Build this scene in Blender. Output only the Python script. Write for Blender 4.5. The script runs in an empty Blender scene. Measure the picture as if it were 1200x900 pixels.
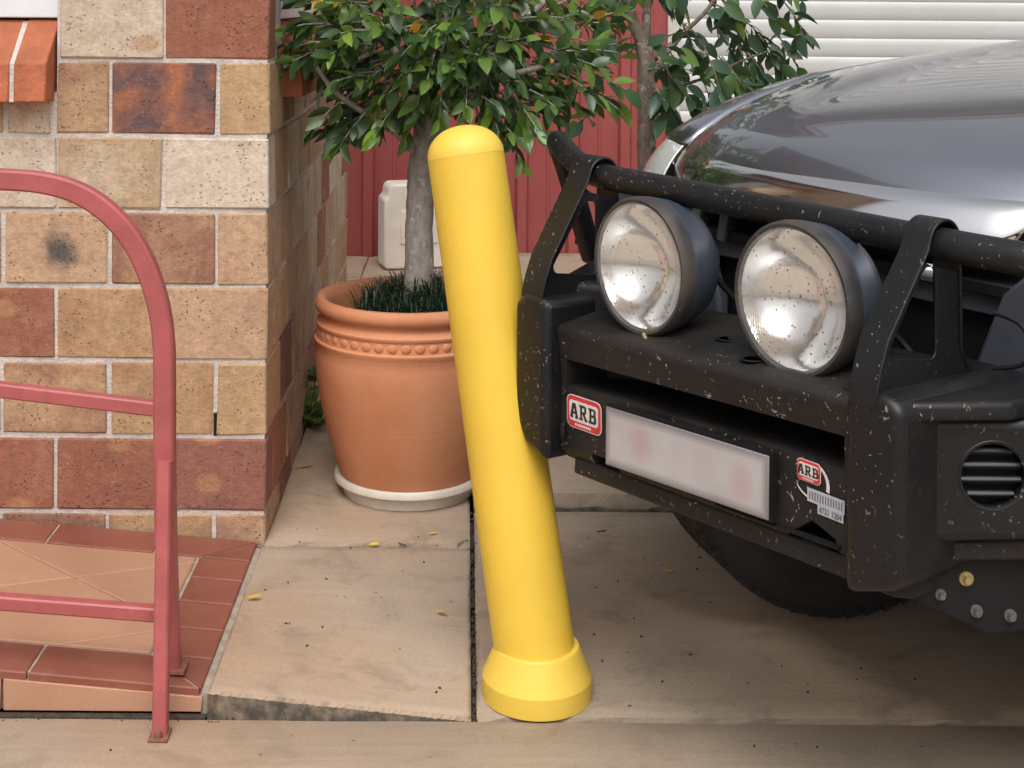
import bpy, bmesh, math, random
from mathutils import Vector, Matrix
R = math.radians
SC = bpy.context.scene
COL = SC.collection

# ------------------------------------------------------------------ camera, sky, sun, exposure
CAM_H = 1.289
cam = bpy.data.cameras.new('camera')
cam.sensor_width = 36.0
cam.lens = 49.5
cam.shift_x = 55.0 / 1200.0
cam.shift_y = -450.0 / 1200.0
cam.clip_start = 0.05
cam.clip_end = 1000.0
co = bpy.data.objects.new('camera', cam)
COL.objects.link(co)
co.matrix_world = Matrix.Translation((0, 0, CAM_H)) @ Matrix.Rotation(R(90), 4, 'X') @ Matrix.Rotation(0.0078, 4, 'Z')
SC.camera = co

SUN_EL, SUN_AZ = R(58), R(184)          # azimuth clockwise from +Y (behind the camera, to its left)
w = bpy.data.worlds.new('World')
SC.world = w
w.use_nodes = True
nt = w.node_tree
nt.nodes.clear()
sky = nt.nodes.new('ShaderNodeTexSky')
sky.sky_type = 'NISHITA'
sky.sun_disc = False
sky.sun_elevation = SUN_EL
sky.sun_rotation = SUN_AZ
sky.air_density = 1.2
sky.dust_density = 8.0
sky.ozone_density = 1.0
hs = nt.nodes.new('ShaderNodeHueSaturation')
hs.inputs['Saturation'].default_value = 0.2
bg = nt.nodes.new('ShaderNodeBackground')
bg.inputs['Strength'].default_value = 0.15
wo = nt.nodes.new('ShaderNodeOutputWorld')
nt.links.new(sky.outputs[0], hs.inputs['Color'])
nt.links.new(hs.outputs[0], bg.inputs['Color'])
nt.links.new(bg.outputs[0], wo.inputs['Surface'])

sl = bpy.data.lights.new('sun', 'SUN')
sl.energy = 0.55
sl.angle = R(35)
sl.color = (1.0, 0.97, 0.94)
so = bpy.data.objects.new('sun', sl)
COL.objects.link(so)
sd = Vector((math.sin(SUN_AZ) * math.cos(SUN_EL), math.cos(SUN_AZ) * math.cos(SUN_EL), math.sin(SUN_EL)))
so.rotation_euler = sd.to_track_quat('Z', 'Y').to_euler()
so.location = sd * 20
SC.view_settings.view_transform = 'Standard'
SC.view_settings.look = 'None'
SC.view_settings.exposure = 0.24
SC.view_settings.gamma = 1.0
SC.render.resolution_x, SC.render.resolution_y = 1024, 768
SC.cycles.max_bounces = 8

# ------------------------------------------------------------------ helpers
def link(name, data, parent=None, loc=(0, 0, 0)):
    o = bpy.data.objects.new(name, data)
    COL.objects.link(o)
    o.location = loc
    if parent is not None:
        o.parent = parent
    return o

def tag(o, label=None, cat=None, group=None, kind=None):
    if label: o['label'] = label
    if cat: o['category'] = cat
    if group: o['group'] = group
    if kind: o['kind'] = kind
    return o

def empty(name, loc, label, cat, rz=0.0, group=None):
    o = link(name, None, None, loc)
    o.rotation_euler = (0, 0, rz)
    o.empty_display_size = 0.1
    return tag(o, label, cat, group)

class MB:
    def __init__(self):
        self.v = []; self.f = []; self.mi = []; self.cur = 0
    def add(self, vs, fs):
        b = len(self.v)
        self.v += [tuple(p) for p in vs]
        for f in fs:
            self.f.append(tuple(i + b for i in f)); self.mi.append(self.cur)
    def box(self, c, s, M=None):
        x, y, z = s[0] / 2, s[1] / 2, s[2] / 2
        vs = [Vector((sx * x, sy * y, sz * z)) for sx in (-1, 1) for sy in (-1, 1) for sz in (-1, 1)]
        if M is not None: vs = [M @ p for p in vs]
        c = Vector(c)
        self.add([p + c for p in vs], [(0, 1, 3, 2), (4, 6, 7, 5), (0, 4, 5, 1), (2, 3, 7, 6), (0, 2, 6, 4), (1, 5, 7, 3)])
    def prism(self, poly, fn, d0, d1):
        n = len(poly)
        vs = [fn(a, b, d0) for a, b in poly] + [fn(a, b, d1) for a, b in poly]
        fs = [tuple(range(n - 1, -1, -1)), tuple(range(n, 2 * n))]
        fs += [(i, (i + 1) % n, n + (i + 1) % n, n + i) for i in range(n)]
        self.add(vs, fs)
    def lathe(self, prof, n, fn=lambda x, y, z: (x, y, z), closed=False):
        m = len(prof)
        vs = []
        for r, h in prof:
            for k in range(n):
                a = 2 * math.pi * k / n
                vs.append(fn(r * math.cos(a), r * math.sin(a), h))
        fs = []
        for i in range(m if closed else m - 1):
            i2 = (i + 1) % m
            for k in range(n):
                k2 = (k + 1) % n
                fs.append((i * n + k, i * n + k2, i2 * n + k2, i2 * n + k))
        if not closed:
            if prof[0][0] > 1e-6: fs.append(tuple(range(n - 1, -1, -1)))
            if prof[-1][0] > 1e-6: fs.append(tuple(range((m - 1) * n, m * n)))
        self.add(vs, fs)
    def tube(self, pts, r, n=12, caps=True, sec=None):
        pts = [Vector(p) for p in pts]
        m = len(pts)
        rs = r if isinstance(r, (list, tuple)) else [r] * m
        up = None
        vs = []
        for i, p in enumerate(pts):
            t = (pts[min(i + 1, m - 1)] - pts[max(i - 1, 0)]).normalized()
            if up is None:
                up = Vector((0, 0, 1)) if abs(t.z) < 0.9 else Vector((0, 1, 0))
            a = (up - t * up.dot(t)).normalized()
            b = t.cross(a)
            up = a
            if sec:
                for (q, s) in sec: vs.append(p + a * q + b * s)
            else:
                for k in range(n):
                    g = 2 * math.pi * k / n
                    vs.append(p + (a * math.cos(g) + b * math.sin(g)) * rs[i])
        n = len(sec) if sec else n
        fs = []
        for i in range(m - 1):
            for k in range(n):
                k2 = (k + 1) % n
                fs.append((i * n + k, i * n + k2, (i + 1) * n + k2, (i + 1) * n + k))
        if caps:
            fs.append(tuple(range(n - 1, -1, -1))); fs.append(tuple(range((m - 1) * n, m * n)))
        self.add(vs, fs)
    def grid(self, nu, nv, fn, skip=None):
        vs = [fn(i / nu, j / nv) for j in range(nv + 1) for i in range(nu + 1)]
        fs = []
        for j in range(nv):
            for i in range(nu):
                a = j * (nu + 1) + i
                fs.append((a, a + 1, a + nu + 2, a + nu + 1))
        self.add(vs, fs)
    def mesh(self, name, mats, smooth=False, fixn=True, angle=35):
        me = bpy.data.meshes.new(name)
        me.from_pydata([tuple(p) for p in self.v], [], self.f)
        if not isinstance(mats, (list, tuple)): mats = [mats]
        for m in mats: me.materials.append(m)
        me.polygons.foreach_set('material_index', self.mi)
        if fixn:
            bm = bmesh.new(); bm.from_mesh(me)
            bmesh.ops.recalc_face_normals(bm, faces=bm.faces)
            bm.to_mesh(me); bm.free()
        if smooth:
            me.polygons.foreach_set('use_smooth', [True] * len(me.polygons))
            try: me.set_sharp_from_angle(angle=R(angle))
            except Exception: pass
        return me
    def build(self, name, mats, parent=None, loc=(0, 0, 0), smooth=False, bevel=0, seg=2, fixn=True, angle=35):
        o = link(name, self.mesh(name, mats, smooth, fixn, angle), parent, loc)
        if bevel: add_bevel(o, bevel, seg)
        return o

def add_bevel(o, wd, seg=2):
    m = o.modifiers.new('bevel', 'BEVEL')
    m.width = wd; m.segments = seg; m.limit_method = 'ANGLE'; m.angle_limit = R(30)
    m.harden_normals = False
    o.data.polygons.foreach_set('use_smooth', [True] * len(o.data.polygons))
    try: o.data.set_sharp_from_angle(angle=R(50))
    except Exception: pass

def bake(o):
    dg = bpy.context.evaluated_depsgraph_get()
    dg.update()
    me = bpy.data.meshes.new_from_object(o.evaluated_get(dg), depsgraph=dg)
    o.modifiers.clear()
    o.data = me
    return o

def cut(o, cutters):
    """subtract cutter MBs from o (same parent space), then bake"""
    tmp = []
    for c in cutters:
        t = link('cutter', c.mesh('cutter', []), o.parent, o.location)
        m = o.modifiers.new('cut', 'BOOLEAN'); m.operation = 'DIFFERENCE'; m.object = t; m.solver = 'EXACT'
        tmp.append(t)
    bpy.context.view_layer.update()
    bake(o)
    for t in tmp: bpy.data.objects.remove(t)
    return o

def plate2d(name, loops, thick, fn, mat, parent, bevel=0.0):
    """filled 2-D outline with holes; fn maps (a, b, d) into place"""
    cu = bpy.data.curves.new(name, 'CURVE')
    cu.dimensions = '2D'; cu.fill_mode = 'BOTH'; cu.extrude = thick / 2
    for lp in loops:
        s = cu.splines.new('POLY'); s.points.add(len(lp) - 1)
        for p, (a, b) in zip(s.points, lp): p.co = (a, b, 0, 1)
        s.use_cyclic_u = True
    t = link('outline', cu)
    bpy.context.view_layer.update()
    dg = bpy.context.evaluated_depsgraph_get()
    me = bpy.data.meshes.new_from_object(t.evaluated_get(dg), depsgraph=dg)
    bpy.data.objects.remove(t)
    for v in me.vertices: v.co = fn(v.co.x, v.co.y, v.co.z)
    bm = bmesh.new(); bm.from_mesh(me)
    bmesh.ops.remove_doubles(bm, verts=bm.verts, dist=1e-5)
    bmesh.ops.recalc_face_normals(bm, faces=bm.faces)
    bm.to_mesh(me); bm.free()
    me.name = name
    me.materials.clear(); me.materials.append(mat)
    o = link(name, me, parent)
    if bevel: add_bevel(o, bevel, 1)
    return o

def text_mesh(name, body, size, fn, mat, parent, bold=0.0, sx=1.0):
    cu = bpy.data.curves.new(name, 'FONT')
    cu.body = body; cu.size = size; cu.align_x = 'CENTER'; cu.align_y = 'CENTER'; cu.offset = bold; cu.extrude = 0.0004
    t = link('lettering', cu)
    bpy.context.view_layer.update()
    dg = bpy.context.evaluated_depsgraph_get()
    me = bpy.data.meshes.new_from_object(t.evaluated_get(dg), depsgraph=dg)
    bpy.data.objects.remove(t)
    for v in me.vertices: v.co = fn(v.co.x * sx, v.co.y, v.co.z)
    me.materials.clear(); me.materials.append(mat)
    return link(name, me, parent)

# image ray -> world (the photograph's frame), used only to measure where things stand
F, U0, RHO = 1650.0, 545.0, 0.0078
def at(u, v, D):
    du, dv = u - U0, v
    return Vector(((du + RHO * dv) / F * D, D, CAM_H - (dv - RHO * du) / F * D))
def gnd(u, v, z=0.0):
    du, dv = u - U0, v
    return at(u, v, (CAM_H - z) / ((dv - RHO * du) / F))

# ------------------------------------------------------------------ materials
class Mat:
    def __init__(self, name):
        self.m = bpy.data.materials.new(name)
        self.m.use_nodes = True
        self.t = self.m.node_tree
        self.p = self.t.nodes['Principled BSDF']
        self.tc = self.t.nodes.new('ShaderNodeTexCoord')
        self.vec = self.tc.outputs['Object']
    def n(self, kind, **kw):
        x = self.t.nodes.new('ShaderNode' + kind)
        for k, v in kw.items(): setattr(x, k, v)
        return x
    def L(self, a, b): self.t.links.new(a, b)
    def set(self, **kw):
        for k, v in kw.items(): self.p.inputs[k.replace('_', ' ')].default_value = v
        return self
    def mapping(self, scale=(1, 1, 1), loc=(0, 0, 0), rot=(0, 0, 0), src=None):
        x = self.n('Mapping')
        x.inputs['Scale'].default_value = scale; x.inputs['Location'].default_value = loc; x.inputs['Rotation'].default_value = rot
        self.L(src or self.vec, x.inputs['Vector'])
        return x.outputs[0]
    def noise(self, scale, detail=4, rough=0.55, vec=None, dist=0.0):
        x = self.n('TexNoise'); x.inputs['Scale'].default_value = scale; x.inputs['Detail'].default_value = detail
        x.inputs['Roughness'].default_value = rough; x.inputs['Distortion'].default_value = dist
        self.L(vec or self.vec, x.inputs['Vector'])
        return x.outputs[0]
    def vor(self, scale, vec=None, out='Distance', rnd=1.0):
        x = self.n('TexVoronoi'); x.inputs['Scale'].default_value = scale; x.inputs['Randomness'].default_value = rnd
        self.L(vec or self.vec, x.inputs['Vector'])
        return x.outputs[out]
    def ramp(self, src, stops):
        x = self.n('ValToRGB')
        e = x.color_ramp.elements
        while len(e) < len(stops): e.new(0.5)
        for el, (p, c) in zip(e, stops):
            el.position = p
            el.color = (c, c, c, 1) if isinstance(c, (int, float)) else (*c, 1)
        self.L(src, x.inputs[0])
        return x.outputs[0]
    def math(self, op, a, b=None, clamp=False):
        x = self.n('Math', operation=op); x.use_clamp = clamp
        for i, q in enumerate((a, b)):
            if q is None: continue
            if isinstance(q, (int, float)): x.inputs[i].default_value = q
            else: self.L(q, x.inputs[i])
        return x.outputs[0]
    def mix(self, f, a, b, mode='MIX'):
        x = self.n('Mix', data_type='RGBA', blend_type=mode)
        for i, q in ((0, f), (6, a), (7, b)):
            if isinstance(q, (int, float)): x.inputs[i].default_value = q
            elif isinstance(q, tuple): x.inputs[i].default_value = (*q[:3], 1)
            else: self.L(q, x.inputs[i])
        return x.outputs[2]
    def color(self, c):
        if isinstance(c, tuple): self.p.inputs['Base Color'].default_value = (*c, 1)
        else: self.L(c, self.p.inputs['Base Color'])
        return self
    def rough(self, r):
        if isinstance(r, (int, float)): self.p.inputs['Roughness'].default_value = r
        else: self.L(r, self.p.inputs['Roughness'])
        return self
    def bump(self, h, dist=0.002, strength=1.0):
        x = self.n('Bump'); x.inputs['Distance'].default_value = dist; x.inputs['Strength'].default_value = strength
        self.L(h, x.inputs['Height']); self.L(x.outputs[0], self.p.inputs['Normal'])
        return self

def simple(name, c, rough=0.5, metal=0.0, vary=0.12, scale=18.0, bump=0.0, bscale=120.0, coat=0.0):
    m = Mat(name)
    a = m.noise(scale, 5)
    m.color(m.mix(m.ramp(a, [(0.3, 0.0), (0.7, 1.0)]), tuple(q * (1 - vary) for q in c), tuple(min(1, q * (1 + vary)) for q in c)))
    m.set(Metallic=metal); m.rough(rough)
    if coat: m.set(Coat_Weight=coat, Coat_Roughness=0.04)
    if bump: m.bump(m.noise(bscale, 3), bump)
    return m.m

def mat_brick():
    m = Mat('clay_brick')
    oi = m.n('ObjectInfo')
    at_ = m.n('Attribute', attribute_type='OBJECT', attribute_name='tone_b')
    am = m.n('Attribute', attribute_type='OBJECT', attribute_name='mix_b')
    asp = m.n('Attribute', attribute_type='OBJECT', attribute_name='spots')
    asm = m.n('Attribute', attribute_type='OBJECT', attribute_name='smudge')
    off = m.n('VectorMath', operation='MULTIPLY_ADD')
    cx = m.n('CombineXYZ')
    for i in range(3): m.L(oi.outputs['Random'], cx.inputs[i])
    m.L(cx.outputs[0], off.inputs[0]); off.inputs[1].default_value = (37.1, 91.7, 53.3); m.L(m.vec, off.inputs[2])
    v = off.outputs[0]
    big = m.noise(9, 3, 0.6, v, 0.6)
    f = m.math('ADD', big, m.math('SUBTRACT', am.outputs['Fac'], 0.5))
    f = m.ramp(f, [(0.38, 0.0), (0.66, 1.0)])
    c = m.mix(f, oi.outputs['Color'], at_.outputs['Color'])
    mid = m.noise(26, 4, 0.65, v, 0.8)
    c = m.mix(0.38, c, m.mix(m.ramp(mid, [(0.3, 0.0), (0.7, 1.0)]), (0.30, 0.29, 0.29), (0.68, 0.67, 0.66)), 'OVERLAY')
    pl = m.math('MULTIPLY', m.ramp(m.noise(13, 5, 0.7, m.mapping(loc=(7, 1, 4), src=v), 1.0), [(0.54, 0.0), (0.66, 1.0)]), 0.22)
    c = m.mix(pl, c, (0.20, 0.095, 0.075))
    # oval kiln marks
    sm = m.mapping((7.5, 7.5, 11.0), src=v)
    d = m.vor(1.0, m.mix(0.12, sm, m.noise(22, 2, 0.5, v)), rnd=0.9)
    blob = m.math('MULTIPLY', m.ramp(d, [(0.16, 1.0), (0.25, 0.0)]), asp.outputs['Fac'])
    c = m.mix(m.math('MULTIPLY', blob, 0.65), c, (0.40, 0.215, 0.105))
    # dark soot mark in the middle of a burnt brick
    sp = m.n('SeparateXYZ'); m.L(m.vec, sp.inputs[0])
    dx = m.math('DIVIDE', m.math('ADD', sp.outputs[0], -0.012), 0.052)
    dz = m.math('DIVIDE', m.math('ADD', sp.outputs[2], 0.002), 0.062)
    rr = m.math('SQRT', m.math('ADD', m.math('MULTIPLY', dx, dx), m.math('MULTIPLY', dz, dz)))
    rr = m.math('ADD', rr, m.math('MULTIPLY', m.math('SUBTRACT', m.noise(20, 4, 0.6), 0.5), 1.8))
    soot = m.math('MULTIPLY', m.ramp(rr, [(0.2, 1.0), (1.5, 0.0)]), asm.outputs['Fac'])
    c = m.mix(m.math('MULTIPLY', soot, 0.88), c, (0.045, 0.05, 0.053))
    # grain, pits and pale flecks
    g = m.noise(70, 6, 0.7, v)
    c = m.mix(0.55, c, m.mix(g, (0.25, 0.25, 0.25), (0.78, 0.78, 0.78)), 'OVERLAY')
    st = m.noise(1.0, 4, 0.6, m.mapping((140, 140, 9), src=v))
    c = m.mix(0.25, c, m.mix(st, (0.2, 0.2, 0.2), (0.8, 0.8, 0.8)), 'OVERLAY')
    pit = m.math('MULTIPLY', m.ramp(m.vor(95, v), [(0.14, 1.0), (0.24, 0.0)]), m.ramp(m.noise(16, 2, 0.5, v), [(0.48, 0.0), (0.6, 1.0)]))
    c = m.mix(m.math('MULTIPLY', pit, 0.42), c, (0.045, 0.028, 0.022))
    fl = m.math('MULTIPLY', m.ramp(m.vor(130, m.mapping((1, 1, 1), (3, 1, 7), src=v)), [(0.10, 1.0), (0.2, 0.0)]), m.ramp(m.noise(23, 2, 0.5, v), [(0.5, 0.0), (0.62, 1.0)]))
    c = m.mix(m.math('MULTIPLY', fl, 0.6), c, (0.62, 0.52, 0.42))
    m.color(c); m.rough(0.88)
    h = m.math('SUBTRACT', m.math('ADD', m.math('MULTIPLY', g, 0.8), m.math('MULTIPLY', m.noise(24, 3, 0.6, v), 0.7)), m.math('MULTIPLY', pit, 0.9))
    m.bump(h, 0.0055, 0.9)
    return m.m

def mat_concrete(name, base, dark, seed, streak=0.2):
    m = Mat(name)
    v = m.mapping(loc=(seed, seed * 2.3, 0))
    big = m.ramp(m.noise(2.2, 5, 0.6, v, 0.4), [(0.32, 0.0), (0.7, 1.0)])
    c = m.mix(big, base, tuple(q * 0.80 for q in base))
    warm = m.ramp(m.noise(1.1, 3, 0.5, m.mapping(loc=(9, 4, seed))), [(0.47, 0.0), (0.7, 1.0)])
    c = m.mix(m.math('MULTIPLY', warm, 0.7), c, (0.42, 0.265, 0.165))
    br = m.noise(1.0, 6, 0.68, m.mapping((5, 60, 5), src=v), 0.3)
    c = m.mix(streak, c, m.mix(br, (0.12, 0.12, 0.12), (0.88, 0.88, 0.88)), 'OVERLAY')
    g = m.noise(150, 5, 0.7, v)
    c = m.mix(0.45, c, m.mix(g, (0.22, 0.22, 0.22), (0.78, 0.78, 0.78)), 'OVERLAY')
    dk = m.math('MULTIPLY', m.ramp(m.noise(7, 6, 0.68, v, 0.5), [(0.52, 0.0), (0.74, 1.0)]), 0.68)
    c = m.mix(dk, c, dark)
    sp = m.math('MULTIPLY', m.ramp(m.vor(26, v), [(0.05, 1.0), (0.1, 0.0)]), m.ramp(m.noise(9, 2, 0.5, v), [(0.5, 0.0), (0.58, 1.0)]))
    c = m.mix(m.math('MULTIPLY', sp, 0.8), c, (0.05, 0.04, 0.03))
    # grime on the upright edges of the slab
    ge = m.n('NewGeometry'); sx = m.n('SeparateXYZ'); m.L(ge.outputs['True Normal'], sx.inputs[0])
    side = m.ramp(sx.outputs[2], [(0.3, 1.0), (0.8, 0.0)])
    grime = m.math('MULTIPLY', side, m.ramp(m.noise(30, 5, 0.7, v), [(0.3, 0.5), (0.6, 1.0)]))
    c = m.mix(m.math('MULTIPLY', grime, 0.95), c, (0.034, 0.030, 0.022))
    m.color(c); m.rough(0.85)
    m.bump(m.math('ADD', m.math('MULTIPLY', g, 0.5), m.math('MULTIPLY', br, 0.6)), 0.003, 0.6)
    return m.m

def mat_tile(name, a, b, rough):
    m = Mat(name)
    oi = m.n('ObjectInfo')
    v = m.mapping(loc=(2, 5, 1))
    c = m.mix(m.ramp(m.noise(6, 4, 0.6, v), [(0.3, 0.0), (0.7, 1.0)]), a, b)
    c = m.mix(0.25, c, m.mix(oi.outputs['Random'], (0.3, 0.3, 0.3), (0.7, 0.7, 0.7)), 'OVERLAY')
    g = m.noise(160, 4, 0.7)
    c = m.mix(0.3, c, m.mix(g, (0.25, 0.25, 0.25), (0.75, 0.75, 0.75)), 'OVERLAY')
    d = m.ramp(m.noise(14, 6, 0.7, v), [(0.55, 0.0), (0.75, 1.0)])
    c = m.mix(m.math('MULTIPLY', d, 0.3), c, (0.30, 0.22, 0.16))
    m.color(c); m.rough(m.mix(m.noise(20, 4), (rough,) * 3, (min(1, rough + 0.25),) * 3))
    m.bump(g, 0.0012, 0.4)
    return m.m

def mat_bugged(name, base, rough, dust=(0.16, 0.115, 0.085), amount=0.5, splat=1.0, coat=0.0):
    """dark painted steel with road dust and dried insect splashes"""
    m = Mat(name)
    n1 = m.noise(7, 5, 0.6)
    c = m.mix(m.math('MULTIPLY', m.ramp(n1, [(0.35, 0.0), (0.75, 1.0)]), amount), base, dust)
    g = m.noise(420, 3, 0.6)
    c = m.mix(0.35, c, m.mix(g, (0.25, 0.25, 0.25), (0.75, 0.75, 0.75)), 'OVERLAY')
    wv = m.mix(0.035, m.vec, m.n('TexNoise').outputs[1])
    nn = wv.node.inputs[7].links[0].from_node
    nn.inputs['Scale'].default_value = 60; m.L(m.vec, nn.inputs['Vector'])
    s1 = m.math('MULTIPLY', m.ramp(m.vor(90, m.mapping((1, 1, 0.6), src=wv)), [(0.10, 1.0), (0.2, 0.0)]), m.ramp(m.noise(17, 3), [(0.38, 0.0), (0.52, 1.0)]))
    s2 = m.math('MULTIPLY', m.ramp(m.vor(42, m.mapping((1, 1, 0.5), (5, 2, 1), src=wv)), [(0.06, 1.0), (0.15, 0.0)]), m.ramp(m.noise(11, 3, 0.5, m.mapping(loc=(4, 4, 4))), [(0.48, 0.0), (0.6, 1.0)]))
    # splashes land on faces that meet the wind (towards the front of the car)
    ge = m.n('NewGeometry'); vt = m.n('VectorTransform', vector_type='NORMAL', convert_from='WORLD', convert_to='OBJECT')
    m.L(ge.outputs['Normal'], vt.inputs[0])
    sx = m.n('SeparateXYZ'); m.L(vt.outputs[0], sx.inputs[0])
    front = m.ramp(m.math('MULTIPLY', sx.outputs[1], -1.0), [(0.1, 0.12), (0.55, 1.0)])
    patch = m.ramp(m.noise(4.5, 3, 0.6, m.mapping(loc=(1, 8, 3))), [(0.36, 0.2), (0.54, 1.0)])
    s = m.math('MULTIPLY', m.math('MULTIPLY', m.math('MAXIMUM', s1, s2), patch), m.math('MULTIPLY', front, splat))
    c = m.mix(m.math('MULTIPLY', s, 0.8), c, m.mix(m.noise(40, 2), (0.16, 0.11, 0.075), (0.48, 0.42, 0.34)))
    m.color(c)
    m.rough(m.mix(m.ramp(n1, [(0.3, 0.0), (0.7, 1.0)]), (rough,) * 3, (min(1, rough + 0.25),) * 3))
    if coat: m.set(Coat_Weight=coat, Coat_Roughness=0.1)
    m.set(Specular_IOR_Level=0.36)
    m.bump(m.math('ADD', g, m.math('MULTIPLY', s, 2.0)), 0.0006, 0.5)
    return m.m

def mat_leaf(name, a, b, rough=0.32):
    m = Mat(name)
    oi = m.n('ObjectInfo')
    c = m.mix(m.ramp(m.noise(30, 3), [(0.3, 0.0), (0.7, 1.0)]), a, b)
    c = m.mix(0.45, c, m.mix(oi.outputs['Random'], (0.25, 0.25, 0.25), (0.72, 0.72, 0.72)), 'OVERLAY')
    ge = m.n('NewGeometry')
    c = m.mix(m.math('MULTIPLY', ge.outputs['Backfacing'], 0.5), c, tuple(min(1, q * 1.5 + 0.02) for q in a))
    m.color(c); m.rough(rough)
    tr = m.n('BsdfTranslucent'); m.L(c, tr.inputs['Color'])
    ms = m.n('MixShader'); ms.inputs[0].default_value = 0.22
    m.L(m.p.outputs[0], ms.inputs[1]); m.L(tr.outputs[0], ms.inputs[2])
    m.L(ms.outputs[0], m.t.nodes['Material Output'].inputs['Surface'])
    return m.m

def mat_bark(name, a, b):
    m = Mat(name)
    c = m.mix(m.ramp(m.noise(1, 5, 0.65, m.mapping((60, 60, 28))), [(0.3, 0.0), (0.7, 1.0)]), a, b)
    li = m.ramp(m.noise(34, 4, 0.6), [(0.56, 0.0), (0.66, 1.0)])
    c = m.mix(m.math('MULTIPLY', li, 0.6), c, (0.58, 0.55, 0.50))
    m.color(c); m.rough(0.9)
    m.bump(m.noise(1, 6, 0.7, m.mapping((80, 80, 40))), 0.006, 0.9)
    return m.m

def mat_terracotta():
    m = Mat('terracotta')
    c = m.mix(m.ramp(m.noise(5, 5, 0.6), [(0.3, 0.0), (0.72, 1.0)]), (0.50, 0.185, 0.085), (0.60, 0.255, 0.125))
    c = m.mix(m.math('MULTIPLY', m.ramp(m.noise(3, 6, 0.7, m.mapping((1, 1, 0.3))), [(0.5, 0.0), (0.75, 1.0)]), 0.35), c, (0.62, 0.36, 0.22))
    fl = m.math('MULTIPLY', m.ramp(m.vor(22), [(0.05, 1.0), (0.1, 0.0)]), m.ramp(m.noise(4, 2), [(0.55, 0.0), (0.6, 1.0)]))
    c = m.mix(m.math('MULTIPLY', fl, 0.8), c, (0.66, 0.52, 0.40))
    g = m.noise(200, 4, 0.7)
    c = m.mix(0.3, c, m.mix(g, (0.3, 0.3, 0.3), (0.7, 0.7, 0.7)), 'OVERLAY')
    m.color(c); m.rough(0.7); m.bump(m.math('ADD', g, m.noise(1, 3, 0.5, m.mapping((3, 3, 160)))), 0.0008, 0.6)
    return m.m

def mat_paint():
    m = Mat('car_paint')
    fl = m.noise(900, 2)
    c = m.mix(fl, (0.22, 0.235, 0.28), (0.30, 0.318, 0.365))
    du = m.ramp(m.noise(12, 6, 0.7), [(0.5, 0.0), (0.8, 1.0)])
    c = m.mix(m.math('MULTIPLY', du, 0.15), c, (0.35, 0.31, 0.27))
    m.color(c); m.set(Metallic=0.95, Coat_Weight=1.0, Coat_Roughness=0.02, Coat_IOR=1.9)
    m.rough(m.mix(m.noise(18, 5), (0.30,) * 3, (0.38,) * 3))
    return m.m

def mat_plate():
    """number plate whose characters cannot be read: pale with faint pink smears"""
    m = Mat('number_plate_print')
    sp = m.n('SeparateXYZ'); m.L(m.vec, sp.inputs[0])
    c = m.mix(m.ramp(m.noise(9, 2), [(0.3, 0.0), (0.7, 1.0)]), (0.40, 0.36, 0.36), (0.48, 0.45, 0.45))
    for cx_, wx in ((-0.108, 0.034), (0.125, 0.03), (0.03, 0.03)):
        d = m.math('ABSOLUTE', m.math('DIVIDE', m.math('SUBTRACT', sp.outputs[0], cx_ + 0.009), wx))
        e = m.math('ABSOLUTE', m.math('DIVIDE', m.math('SUBTRACT', sp.outputs[2], 0.555), 0.04))
        k = m.math('ADD', m.math('MULTIPLY', d, d), m.math('MULTIPLY', e, e))
        c = m.mix(m.math('MULTIPLY', m.ramp(k, [(0.0, 1.0), (0.5, 0.55), (1.0, 0.0)]), 0.42 if wx != 0.03 or cx_ > 0.1 else 0.0), c, (0.40, 0.22, 0.21))
    ex = m.math('SUBTRACT', 0.19, m.math('ABSOLUTE', sp.outputs[0]))
    zc_ = m.math('SUBTRACT', sp.outputs[2], m.math('MULTIPLY', sp.outputs[0], 0.051))
    ez = m.math('SUBTRACT', 0.0485, m.math('ABSOLUTE', m.math('SUBTRACT', zc_, 0.552)))
    ed = m.math('MULTIPLY', m.math('MINIMUM', ex, ez), 55.0)
    c = m.mix(m.ramp(ed, [(0.0, 0.75), (0.85, 0.0)]), c, (0.09, 0.085, 0.085))     # grimy border
    m.color(c); m.rough(0.6)
    return m.m

M = {}
M['brick'] = mat_brick()
M['mortar'] = simple('mortar', (0.55, 0.50, 0.46), 0.95, vary=0.18, scale=25, bump=0.004, bscale=160)
M['concrete'] = mat_concrete('path_concrete', (0.385, 0.30, 0.222), (0.17, 0.128, 0.092), 0.0)
M['concrete2'] = mat_concrete('driveway_concrete', (0.335, 0.262, 0.195), (0.14, 0.108, 0.078), 4.0)
M['apron'] = mat_concrete('apron_concrete', (0.40, 0.315, 0.235), (0.23, 0.175, 0.12), 8.0, 0.25)
M['soil'] = simple('soil', (0.055, 0.042, 0.03), 0.95, vary=0.4, scale=60, bump=0.006, bscale=180)
M['tile_red'] = mat_tile('red_border_tile', (0.19, 0.055, 0.035), (0.25, 0.085, 0.055), 0.38)
M['tile_salmon'] = mat_tile('salmon_tile', (0.39, 0.205, 0.125), (0.45, 0.245, 0.155), 0.5)
M['grout'] = simple('grout', (0.36, 0.30, 0.24), 0.95, vary=0.25, scale=40, bump=0.002)
M['rail'] = simple('rail_paint', (0.36, 0.085, 0.085), 0.45, vary=0.16, scale=14, bump=0.0006, bscale=220)
M['rust'] = simple('rusty_steel', (0.20, 0.085, 0.05), 0.8, vary=0.4, scale=90)
M['sill'] = simple('sill_brick', (0.42, 0.125, 0.055), 0.72, vary=0.28, scale=13, bump=0.003, bscale=90)
M['white_frame'] = simple('white_window_frame', (0.74, 0.75, 0.78), 0.35, vary=0.04)
m_ = Mat('window_glass'); m_.color((0.03, 0.035, 0.04)); m_.rough(0.06); m_.bump(m_.noise(2, 2), 0.002, 0.2); M['pane'] = m_.m
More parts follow.
